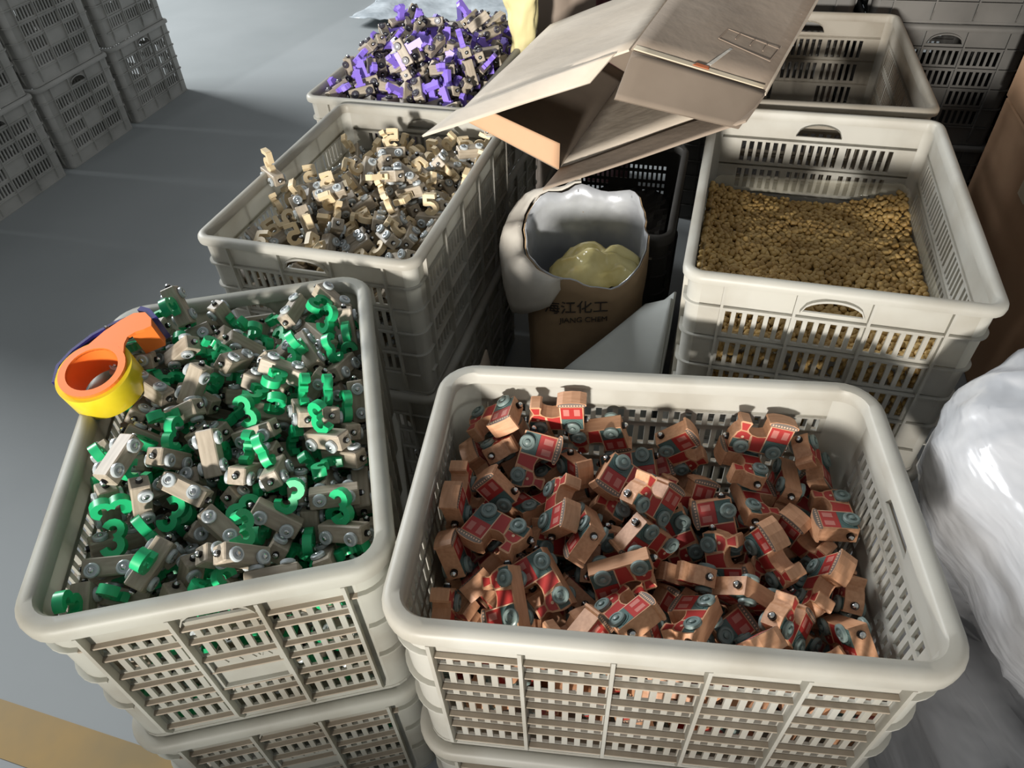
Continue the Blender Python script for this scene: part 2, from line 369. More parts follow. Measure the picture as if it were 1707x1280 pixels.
def magnet_mb(s=1):
    mb = MB(); mb.lathe([(.0045*s, 0), (.0045*s, .004*s)], 10, 0); mb.lathe([(.0036*s, .0035*s), (.0036*s, .0055*s), (.0022*s, .0072*s), (.0006*s, .0078*s)], 10, 1); return mb
bl = MB(); bl.box(-.033, .033, -.012, .012, -.012, .012); block_me = bevel(bl.mesh('block', [M['block']]), .0016)
wh = wheel_mb(.0095, .006, 14).mesh('wheel', [M['wheel_grey'], M['nail']]); smooth_angle(wh, 35)
whg = wheel_mb(.0112, .006, 16).mesh('wheel', [M['wheel'], M['wheel']]); smooth_angle(whg, 35)
mg = magnet_mb(1).mesh('magnet', [M['magnet'], M['nail']]); smooth_angle(mg, 35)
dig = {}
for k, mm in (('3', 'green'), ('5', 'natural'), ('1', 'purple')): dig[k] = digit(k).mesh('number_'+k, [M[mm]]); smooth_angle(dig[k], 40)
CAR_W = [(sx*.019, sy*.012, -.004, 0 if sy > 0 else PI) for sx in (-1, 1) for sy in (-1, 1)]
whd = wheel_mb(.0095, .006, 12).mesh('wheel', [M['block_dark'], M['nail']]); smooth_angle(whd, 35)
def car_parts(k):
    return [('block', block_me, (0, 0, 0), (0, 0, 0)), ({'3': 'number_three', '5': 'number_five', '1': 'number_one'}[k], dig[k], (0, 0, 0), (0, 0, 0))]+[('wheel', whd if k == '1' else wh, (x, y, z), (0, 0, r)) for x, y, z, r in CAR_W]+[('magnet', mg, (.033, 0, 0), (0, 0, -PI/2)), ('magnet', mg, (-.033, 0, 0), (0, 0, PI/2))]
PROF = [(-.040, -.018), (.039, -.018), (.041, -.010), (.041, -.003), (.0385, .004), (.0365, .010), (.0335, .0135), (.0325, .017), (.0350, .0225), (.0365, .0275), (.034, .0295), (.0215, .0295), (.019, .0275), (.0205, .0225), (.0215, .017), (.0195, .0135), (.014, .010), (.006, .0085), (-.001, .0095), (-.0065, .012), (-.0065, .0305), (-.003, .0325), (-.0035, .0355), (-.012, .0385), (-.0245, .0395), (-.037, .0385), (-.0455, .0355), (-.046, .0325), (-.0415, .0305)]
tb = MB(); tb.prism(PROF, -.012, .012); train_me = tb.mesh('body', [M['wood']])
def side_print():
    mb = MB(); y0, y1 = .0119, .01235
    P = lambda pts, mi, e=0: mb.prism(pts, y0, y1+e, mi)
    R_ = lambda x0, x1, z0, z1, mi, e=0: P([(x0, z0), (x1, z0), (x1, z1), (x0, z1)], mi, e)
    R_(-.0395, -.0085, -.0160, .0060, 3); R_(-.0395, -.0085, .0055, .0290, 0)             # fender, cab
    R_(-.036, -.0275, .0125, .0255, 1, .0002); R_(-.0205, -.012, .0125, .0255, 1, .0002)    # windows
    P([(-.044, .0305), (-.005, .0305), (-.005, .0350), (-.013, .0376), (-.0245, .0385), (-.036, .0376), (-.044, .0350)], 2)
    for i in range(9): R_(-.042+.0041*i, -.040+.0041*i, .0322, .0345, 4, .0002)
    P([(-.0065, -.0160), (.0085, -.0160), (.0125, .0080), (.005, .0070), (-.0065, .0095)], 0)   # boiler
    P([(.0155, .001), (.0365, .001), (.0345, .009), (.0310, .0125), (.0230, .0125), (.0160, .009)], 0)
    P([(.0235, .0150), (.0305, .0150), (.0345, .0265), (.0220, .0265)], 0)
    R_(.014, .0385, -.0160, -.001, 3); mb.lathe([(.0022, .0119), (.0022, .0128)], 8, 4, lambda x, y, z: (x+.026, y, z+.004))
    R_(-.0083, -.0070, -.0150, .0290, 4, .0001); R_(.0135, .0145, -.0150, .0090, 4, .0001)
    a = [(-.024+.0140*math.cos(t*PI/8), -.010+.0140*math.sin(t*PI/8)) for t in range(9)]+[(-.024+.0115*math.cos(t*PI/8), -.010+.0115*math.sin(t*PI/8)) for t in range(8, -1, -1)]
    for t in range(8): mb.prism([a[t], a[t+1], a[16-t], a[17-t]], y0, y1+.0008, 3)
    return mb
sp = side_print().mesh('side_print', [M['red'], M['pink'], M['roofgrey'], M['fender'], M['line']])
spb = sp.copy()
for v in spb.vertices: v.co.y = -v.co.y
spb.flip_normals()
mgt = magnet_mb(1.15).mesh('magnet', [M['magnet'], M['nail']]); smooth_angle(mgt, 35)
TRAIN = [('body', train_me, (0, 0, 0), (0, 0, 0)), ('side_print', sp, (0, 0, 0), (0, 0, 0)), ('side_print', spb, (0, 0, 0), (0, 0, 0))]+[('wheel', whg, (x, sy*.0121, -.0105), (0, 0, 0 if sy > 0 else PI)) for x in (-.024, .024) for sy in (-1, 1)]+[('magnet', mgt, (.0405, 0, -.0075), (0, 0, -PI/2)), ('magnet', mgt, (-.040, 0, -.0075), (0, 0, PI/2))]
def merged(parts):
    """verts, faces, material ids of one toy, for the buried remainder"""
    vs, fs, ms, mats = [], [], [], []
    for name, me, loc, rot in parts:
        R3 = Matrix.Rotation(rot[2], 3, 'Z'); b0 = len(vs); vs += [R3@v.co+Vector(loc) for v in me.vertices]
        for p in me.polygons:
            mm = me.materials[p.material_index]
            if mm not in mats: mats.append(mm)
            fs.append([b0+i for i in p.vertices]); ms.append(mats.index(mm))
    return vs, fs, ms, mats
DATA = {'Av': [583,-2387,182,34,-34,63,-61,-1239,-2270,180,71,71,0,0,-919,320,386,53,17,-82,11,110,-2047,180,4,-4,-71,70,-1334,-2643,612,69,0,-72,0,-513,-2539,206,94,-33,2,-5,1530,-2650,120,0,0,0,100,201,-2710,525,70,-70,-12,-12,590,-1799,500,95,14,13,26,1114,-2404,403,49,-55,-14,66,-344,-273,856,14,-77,62,-7,-594,-2444,772,71,28,1,-65,-1075,-2105,912,20,86,47,3,-149,-2171,648,65,-20,58,-46,-217,395,895,48,9,-37,79,-418,-2373,1197,35,74,57,6,78,-864,735,59,-51,24,58,845,-1776,1167,10,27,-95,-15,-1490,-2281,1232,11,16,-82,-54,810,-2203,847,20,12,-80,55,35,-89,1191,68,-10,7,-72,-595,-194,1165,70,6,-25,-67,-807,-2119,1191,47,-76,-32,31,-1448,-2648,1334,29,0,-96,1,-1065,-260,1152,81,-34,-47,7,284,-2644,946,72,-67,-16,-8,-107,-2631,1404,94,9,31,-3,-1768,-1200,1681,58,40,61,36,1519,2625,1430,13,-99,0,-4,32,807,1724,44,16,79,40,747,428,1094,29,-78,54,14,1489,-1725,1299,17,-11,-54,-82,-980,-688,1198,10,-61,22,75,598,-383,1727,24,-27,89,29,-298,-632,1391,49,45,41,62,1606,2101,1466,71,-18,41,54,1695,-4,1490,48,52,63,-32,936,-448,1556,57,60,56,-4,-470,-1122,721,32,-19,10,-92,597,1226,1326,50,-36,-55,57,-1503,-2160,1611,15,-19,72,-66,1698,-1147,1261,70,7,22,-67,297,-2150,1301,36,78,-44,-25,-466,-2087,1496,96,-14,10,-20,1164,-2653,1373,13,-19,-55,-80,-1070,-1532,1490,92,38,-7,-11,623,-1481,1211,51,-70,19,46,1479,1045,1491,60,76,16,-19,137,-2239,1666,88,-27,7,-39,-780,-2264,1629,81,54,-8,-19,-694,1588,1879,50,-83,-22,15,1011,-1064,1256,1,4,35,-94,1229,184,1350,18,11,-47,-86,-345,-1018,1714,7,-15,73,66,711,342,1713,74,56,-25,-25,362,-805,1719,68,-51,-52,4,-1516,-2698,1817,3,-3,-68,-73,1130,-2195,1300,38,0,-73,56,-1511,1243,1794,6,-7,-61,78,1493,-1028,1930,61,34,-36,62,-1147,-587,1911,19,-35,81,-43,1354,-1596,1730,86,-44,-22,-7,654,1306,2138,32,-64,69,-10,324,239,2028,60,-76,18,-16,-242,657,1834,86,20,-44,15,1343,-688,2023,49,-86,14,6,-357,-2628,1973,11,94,4,-31,151,-1689,1799,2,88,22,-42,1479,254,1823,16,-6,83,53,-452,-360,1880,44,52,-67,-28,-1421,-2423,2063,0,7,-18,98,-1428,-1585,1974,53,-84,1,5,499,-2120,1440,83,-33,29,-35,119,-719,2000,37,-23,-30,85,-435,2167,1865,92,21,-11,-30,-1207,237,2147,44,-45,-70,32,-1192,2417,2008,60,-56,-20,54,1095,899,1940,96,4,-21,-18,1024,1322,2255,74,-43,13,50,-1530,-1977,2004,30,-96,0,0,693,-1094,1642,32,8,57,-75,613,-2367,1957,18,74,60,-25,-1034,-1048,2029,58,-33,67,32,6,464,2452,50,40,-69,-35,-1405,-568,2107,22,27,-50,-80,-666,162,2245,27,20,-76,56,-1705,654,2387,59,40,31,-64,-1224,1550,2025,83,21,-52,-5,1716,-1185,2413,5,-71,71,2,-577,-1269,1979,75,9,-15,-64,1210,-2440,1721,98,13,2,-13,-251,2443,2087,70,-20,-9,-68,-1514,2068,2206,47,5,-55,69,1460,-303,2133,4,30,-34,89,-177,1266,1967,59,-3,36,72,-891,-1893,1948,45,-50,27,-68,80,-111,1905,94,-12,10,-31,86,2458,2586,61,58,-10,53,-858,-536,2459,3,-39,68,62,1449,2404,2150,94,-18,29,2,308,1144,2204,62,36,11,69,439,1392,2665,41,1,-86,-30,607,-1893,2018,53,36,70,33,-1324,-1233,2131,93,-22,-3,-30,-922,634,2345,10,30,20,93,994,-1159,2188,46,-48,23,-71,-518,-764,2391,14,-70,59,-36,563,-1217,2140,38,-69,-48,-38,-907,1042,1897,61,44,-60,26,-720,1521,2221,72,25,-4,65,-1315,1006,2174,49,59,-35,-54,1104,512,1996,80,53,-28,-2,435,-375,2213,58,57,54,21,1489,948,2402,52,-83,17,11,1473,-1985,1618,5,28,-38,88,1503,115,2219,90,43,1,-7,28,-2377,2045,35,-28,-41,79,-1519,-1732,2386,5,-3,88,-47,-173,-1274,1995,4,44,12,89,-1258,1857,2376,95,16,26,-2,-1494,-1453,2608,55,-80,-7,23,-1418,-1935,2715,86,-50,5,1,-1127,662,2832,12,-71,-60,34,-641,966,2354,14,14,5,98,-488,2391,2608,14,-37,-68,62,1222,-997,2452,63,-34,3,70,1780,2126,2329,68,-21,-67,21,287,-2063,2325,4,-47,-84,28,-22,-205,2302,26,-4,-58,77,1513,1409,2384,4,20,22,95,1492,-2409,2284,41,46,78,-7,1495,631,2462,58,-17,-78,14,300,2086,2361,26,-20,90,-27,703,-363,2432,54,9,21,81,-1443,-677,2563,31,8,77,56,-5,-2406,2392,40,-21,-26,86,-281,1681,2357,25,-60,76,-2,-336,-1570,2404,73,-55,38,12,632,1777,2743,74,-60,-26,-18,596,589,2270,41,-5,-64,66,993,-82,2366,63,13,50,-57,425,-1380,2377,57,40,30,-66,-1384,1109,2629,2,4,-86,-51,41,921,2708,47,-84,-1,25,-1502,1584,2852,46,51,-16,71,-688,2066,2815,3,-25,-10,96,1390,-1476,2761,5,2,-98,18,1759,-1892,2148,68,-20,-70,13,1568,1098,2821,56,-2,-25,-79,-1425,694,2937,56,-43,-17,69,1029,1324,2819,2,-19,-84,51,340,-486,2731,20,-5,76,61,-1062,-1223,3061,79,9,-59,15,-322,2607,3023,74,29,56,-24,-1349,-2238,2400,17,6,-16,97,-718,-1717,2310,11,-26,-52,81,-515,-2170,2490,51,-21,82,16,499,353,2577,5,37,60,70,-1522,-391,2884,3,0,-98,-21,613,-1913,2504,46,53,70,11,990,-1665,2330,64,36,-32,59,-360,164,2766,58,-70,11,-39,-241,1378,2799,80,46,37,4,1565,-192,2690,78,-32,-11,-53,-693,1658,2760,89,19,39,14,874,-1125,2681,38,-56,-33,66,1535,-768,2741,17,-28,-49,81,-1252,88,2879,23,24,-39,86,25,-2219,2838,27,35,-72,54,1775,403,2675,24,67,-25,-66,107,-1006,2567,61,-57,5,55,1336,-5,2905,75,-32,-13,-57,1251,1734,2987,84,-27,18,-44,-1507,2639,2656,98,-5,-22,-1,-61,-1711,2791,14,40,59,69,-387,-255,2843,51,-27,-82,-7,892,-2625,2216,10,73,-9,67,-1530,1401,3315,0,0,-97,25,-1602,62,2552,1,-57,33,-75,516,207,2865,97,14,20,-4,-592,730,2980,27,90,-28,-20,632,-2623,2790,0,0,-99,-15,793,2273,2419,62,17,56,52,51,1756,3018,8,-89,-1,44,-1720,-2441,2610,70,11,-11,70,-807,1505,3309,23,-91,4,-35,-721,-810,2802,56,82,-2,11,1326,1802,2551,12,-25,-28,-92,842,2414,3123,32,48,-70,-42,-862,2344,2963,91,-38,-11,10,-875,-1702,2610,87,0,-15,-48,-1534,-1125,2968,65,-46,-55,-26,327,-198,2938,94,-28,-15,-13,217,-936,2934,72,-19,32,58,767,680,3307,79,56,4,-26,-511,-1158,3057,42,86,-19,-24,-760,-630,3142,50,-36,-31,-73,442,689,3054,79,55,1,-27,1359,-622,3007,31,-10,17,93,-1189,839,3224,12,35,76,54,1720,1909,2983,60,37,-37,60,-1503,1958,3276,85,51,-10,-2,1099,1231,3147,78,24,0,-58,642,-1719,2816,90,-26,33,-9,-496,578,3366,28,-82,-34,-35,1025,-82,3081,60,-4,26,76,-754,-2504,2411,25,45,10,-85,555,1110,2950,81,-12,39,-42,-1481,2060,2796,16,-1,48,86,309,-2379,3020,73,-52,26,36,1145,628,2895,6,-43,21,88,893,2415,2743,55,24,54,59,1201,-2221,2398,66,25,60,38,-189,-675,3163,23,-65,-66,-30,-1207,-894,3560,11,-53,84,-4,638,-1044,2956,69,-8,-26,-67,1477,-1989,2614,92,-30,-4,-24,-1447,2250,3259,14,-4,74,65,-1550,-491,3104,48,13,-17,85,-9,1180,3222,62,-53,-6,58,-679,176,3200,2,23,35,-91,1504,2495,3174,43,-4,-56,71,-939,2499,3484,55,25,-38,70,-134,2042,2933,89,10,44,0,-852,-2148,2897,45,4,25,-85],
'Ah': [1335,-1284,386,41,-55,-64,-35,1385,359,180,33,-33,-63,63,-1511,-1355,183,8,9,-71,-69,737,2189,205,56,73,-32,-24,189,2421,204,24,-32,-73,56,1362,1821,386,49,-35,-76,-22,1528,-2074,370,13,-69,13,69,1447,-307,216,85,45,12,24,1277,937,386,53,-20,82,13,-1330,2616,371,66,25,66,-25,795,2563,415,14,37,-47,79,-1314,-1730,367,59,-24,-67,39,1695,1450,568,7,-70,70,-12,-611,2390,400,37,-85,1,-37,1283,2478,479,72,49,2,-50,-1512,-434,848,28,94,-7,-20,-1335,1822,305,28,-58,-56,52,-796,891,312,93,7,-29,23,1572,616,733,40,58,46,-55,1478,-358,557,46,-84,-26,11,-1365,376,526,24,-65,-56,45,1716,-708,843,22,-67,-48,52,1720,2447,120,71,0,0,71,-1720,2457,386,38,60,60,-38,-1503,-1931,710,33,77,30,44,390,-41,580,46,-85,22,-12,-1526,-11,934,58,-81,-1,1,-1684,-530,1335,30,64,-70,10,1713,-1066,120,71,0,0,-70,82,2636,669,83,47,26,-15,-1331,-743,322,34,-60,-44,57,1466,-1646,334,5,-19,-33,-92,1293,-1956,857,13,-7,-3,99,-1371,1027,354,97,-15,-19,3,1379,1380,786,68,-44,8,-58,1501,2017,953,12,3,84,54,490,2425,910,38,50,55,55,-840,2423,778,19,61,-71,28,1695,150,741,47,-53,-39,-59,-1516,868,651,24,-4,96,-15,1518,2436,1070,29,-96,2,-4,1778,-2448,881,48,52,-48,-52,-1698,1591,454,70,11,-26,66,534,-317,928,54,67,24,45,-1147,272,1244,35,41,82,-17,1482,-255,874,7,-20,24,95,1480,-1555,911,3,-32,-54,-78,-1353,-1005,808,90,-21,-7,-37,-927,2540,1235,29,6,-93,-21,-1,-1735,355,92,-36,10,14,582,-1466,602,76,-56,-6,33,1718,-2452,1181,71,3,2,-71,-1495,-1877,1386,40,-89,-3,21,-1779,804,1125,68,20,68,20,-1538,2377,1075,4,-70,56,43,1350,-630,1055,80,-48,-35,-4,879,1884,1381,81,43,36,-18,-1695,-1261,991,29,-64,-70,-11,-1652,1788,1018,27,58,-69,34,946,2436,1044,67,1,6,-74,1684,1548,1452,39,59,-71,3,1067,-1106,864,0,6,-33,-94,-1684,1130,1264,48,-52,-12,-70,-1481,1983,1175,86,-42,11,27,-700,646,1058,50,-48,-17,70,-1486,370,1293,90,-35,-17,19,-245,2650,1241,98,0,18,0,-1253,1076,1388,19,-74,48,-43,-1334,-1310,1159,55,48,-5,-68,485,2414,1354,38,13,33,86,-1301,53,1765,50,42,-71,-27,680,1398,1798,41,-56,-68,23,-1154,2106,1664,12,-55,29,77,-615,2133,1514,91,21,-10,-35,1329,-407,1524,38,-46,24,-77,-632,905,1332,50,6,24,83,1430,1546,1809,34,-84,-42,1,-1517,-355,1551,90,-10,-10,-42,1210,2312,1823,22,71,63,-21,-23,2221,1457,85,-41,30,-15,-1691,1876,1755,47,52,70,7,-365,-1553,1651,57,-57,-23,54,-446,1450,1511,15,-22,44,-86,1472,1089,1934,74,-61,28,7,246,2181,1779,75,-58,32,-8,1050,2658,1995,2,3,-58,82,-683,718,1768,85,18,-45,20,196,1484,1853,58,-61,-54,-10,-860,2448,2221,60,42,40,56,544,2322,2012,35,-10,-74,57,1128,1872,2176,5,11,30,95,-1231,2443,2447,56,17,43,69],
'Bv': [-940,1047,180,16,-16,-69,69,1908,-1021,253,64,17,19,72,-2600,-906,324,58,-40,58,-40,524,-1628,191,0,0,78,63,-691,-1268,190,50,0,0,86,-226,316,781,43,86,5,26,-870,80,419,52,14,-72,-44,2330,714,258,86,43,12,24,-5,-1379,357,37,-36,39,-76,-263,-1190,655,93,-16,-12,-30,463,493,751,57,-59,56,-10,-1499,-1190,354,1,-99,11,10,1155,-1660,522,8,87,5,-49,945,1038,767,72,30,-58,-23,-907,-1146,889,15,80,-25,-53,-2121,-1478,465,54,54,46,-45,2310,-621,533,70,7,-7,70,2295,-135,180,24,24,-66,-66,469,1295,973,60,-74,-29,-12,-1497,792,497,4,91,-38,15,-621,-311,749,72,11,-33,61,1540,-1509,744,17,52,-38,75,-2579,-1270,849,70,8,69,17,-100,1661,1124,0,-4,8,100,-2520,451,636,74,14,62,22,850,-1374,994,30,19,60,-72,2286,1005,510,55,14,68,46,-1387,-1657,440,0,71,0,71,-1299,-200,1080,39,74,-31,-45,-494,-1664,976,23,1,97,-5,-117,1115,1246,76,-57,28,-16,-1197,1392,1043,61,30,27,68,2320,1119,979,88,47,-9,-5,-1786,-913,1009,17,-88,-44,8,362,-1486,1192,89,43,-15,-5,-940,182,926,36,-61,5,-70,-2289,1315,857,45,61,17,-63,148,1370,1674,70,-39,44,-40,-1374,-1444,1331,28,-14,93,18,-1979,-1660,1138,63,-63,32,32,2305,1470,1276,80,-60,0,11,-492,660,1093,83,50,-23,2,-1979,947,1027,23,-81,12,52,1759,-1159,877,48,-5,-29,83,87,-9,996,31,-9,88,-35,-2198,295,1139,18,-78,57,16,-2600,967,1545,65,-28,65,-28,-1124,479,1225,49,-78,-6,-38,1743,-296,542,30,-38,-11,87,2302,84,726,16,8,25,-95,-2366,-984,1551,17,50,-17,83,-627,-1660,1385,97,10,-23,2,-2053,-384,1197,40,81,15,40,-443,-1268,1404,95,10,-29,0,-2610,-259,1412,27,65,-65,27,1647,1361,1079,68,19,-8,70,1423,-102,892,43,22,-65,-59,-669,953,1656,55,22,-24,77,799,1614,1359,28,38,-52,71,-1658,-569,1538,77,-53,35,-6,-1597,-1189,1580,14,-76,2,-63,2610,-1271,636,2,-71,-71,-2,155,698,1510,14,9,-81,56,1065,1068,1278,10,-6,-39,-92,-1947,-836,1611,76,-12,-56,-32,-1480,1342,1577,23,-54,-58,57,2332,-344,1143,6,2,-31,95,1013,569,1208,19,97,8,-11,-1256,-845,1708,44,-78,36,27,-264,1462,2024,13,6,88,-46,-106,-983,1227,21,9,89,40,-1385,1295,2024,53,-77,-33,14,840,-175,1235,36,-62,70,-9,-878,-532,1515,42,-57,2,71,90,-1271,1767,69,44,13,-56,505,944,1930,10,-16,-32,-93,1352,927,1575,80,-58,-4,14,-1775,1354,2227,9,-25,84,48,702,-819,1440,37,45,-17,-79,719,-1398,1701,73,53,-7,-43,-2193,1412,1588,30,16,-18,92,-780,-192,1738,63,-32,34,62,1037,515,1910,30,72,-24,-57,2112,-855,1264,28,84,28,-36,1608,441,1387,66,-2,-72,22,-1065,1020,2093,70,22,50,-46,1481,-813,1367,6,-42,90,14,2346,1219,1590,26,30,-62,-68,-2087,-85,1757,21,36,-43,-80,-506,-734,1494,42,44,-78,-10,-2045,489,1652,53,-34,67,-38,-2610,505,1722,68,20,-20,68,-2173,1371,2432,50,-48,20,-69,2006,503,1088,50,36,-24,75,-64,169,1685,28,-46,-75,-39,2376,-1652,1162,69,1,72,2,-1429,275,1620,28,-84,-46,8,-1707,1030,2504,56,-26,73,-28,-1520,534,2115,51,-78,-25,24,2178,505,1717,93,5,6,-37,-436,773,2096,50,32,-42,-69,1115,-1181,1681,68,-59,41,-16,-426,-82,1907,16,63,23,72,1754,-48,1638,25,-7,-77,58,548,-322,1900,79,12,-57,-19,472,387,1846,21,82,-12,-51,1501,-55,1364,10,29,58,76,-2367,1002,2167,79,23,-16,-54,-2126,-463,1999,84,38,-4,39,1823,-1460,1564,73,50,39,-26,1480,947,1978,41,-63,47,-46,1320,-597,1986,17,-92,4,36,-280,815,2445,55,79,2,-28,-766,1669,2471,14,0,99,1,-1061,-1413,2009,31,-20,-11,-92,-754,-1588,2160,77,-34,49,22,2263,-1255,1492,19,-47,-9,-85,6,-639,1652,10,-34,-44,-82,2225,-289,1863,51,-3,24,-83,-2290,1634,2701,18,22,62,-73,2018,1341,1963,17,65,-74,1,-1270,30,1949,27,-18,-46,-83,-1,-17,2276,23,87,19,-39,2366,1614,2216,32,33,-66,59,2446,-893,1775,39,53,72,-22,-1368,1668,2784,0,4,1,-100,-2555,-355,2170,65,-26,3,71,986,-29,1903,40,51,12,75,2600,-245,1607,60,-38,-26,-66,-40,345,2608,24,-36,-34,-83,471,1651,2197,88,-4,47,2,1646,-986,2013,26,-44,-41,-76,-1305,-771,2243,36,80,-32,-35,-2209,368,2311,0,39,-17,-91,-365,-1201,2324,57,6,60,56,1026,-1445,2049,28,-11,16,-94,1403,1382,2275,61,39,-49,-49,-857,-14,2398,0,65,64,-41,1631,-21,2069,87,10,16,-46,-2599,-1333,2066,69,13,-16,69,2600,775,2035,45,-55,-45,55,-374,-590,2329,15,97,8,17,-1232,254,2484,68,27,13,67,526,-1135,2200,36,39,-79,-32,-1769,-1113,2316,38,-48,-76,24,-1980,-209,2493,66,70,-20,-15,1537,1655,2572,1,-11,-11,-99,-2604,265,2591,71,-1,-6,70],
'Bh': [-1169,-222,287,83,39,-14,-36,910,-1091,366,35,-69,39,-50,-466,1495,444,38,56,62,-40,-2241,203,189,58,-68,-34,29,-2160,-690,180,50,50,-50,-50,989,1659,366,10,-99,1,9,-59,1659,470,7,-68,-7,-73,125,1300,369,12,-98,-11,10,1926,1592,401,45,85,13,-24,2610,-954,189,71,0,0,-71,1449,-520,391,3,45,72,-54,-2048,1314,222,33,-26,55,-72,1131,495,415,4,-43,-66,-62,-1637,172,887,24,-80,55,9,-1937,1661,568,99,-8,-10,-1,378,-802,655,75,-12,-3,-65,-820,1346,513,73,-17,-5,-66,1356,1214,664,72,26,-5,-64,-1249,1396,638,65,-23,-28,67,2244,1592,718,8,27,-14,95,-2603,1473,626,62,34,-42,57,806,-730,717,67,13,48,56,975,31,655,62,67,21,-36,1710,388,458,7,-78,28,55,-723,1451,1242,35,58,64,-35,-1365,904,1326,69,-68,-7,-22,-36,-668,988,14,67,-44,-57],
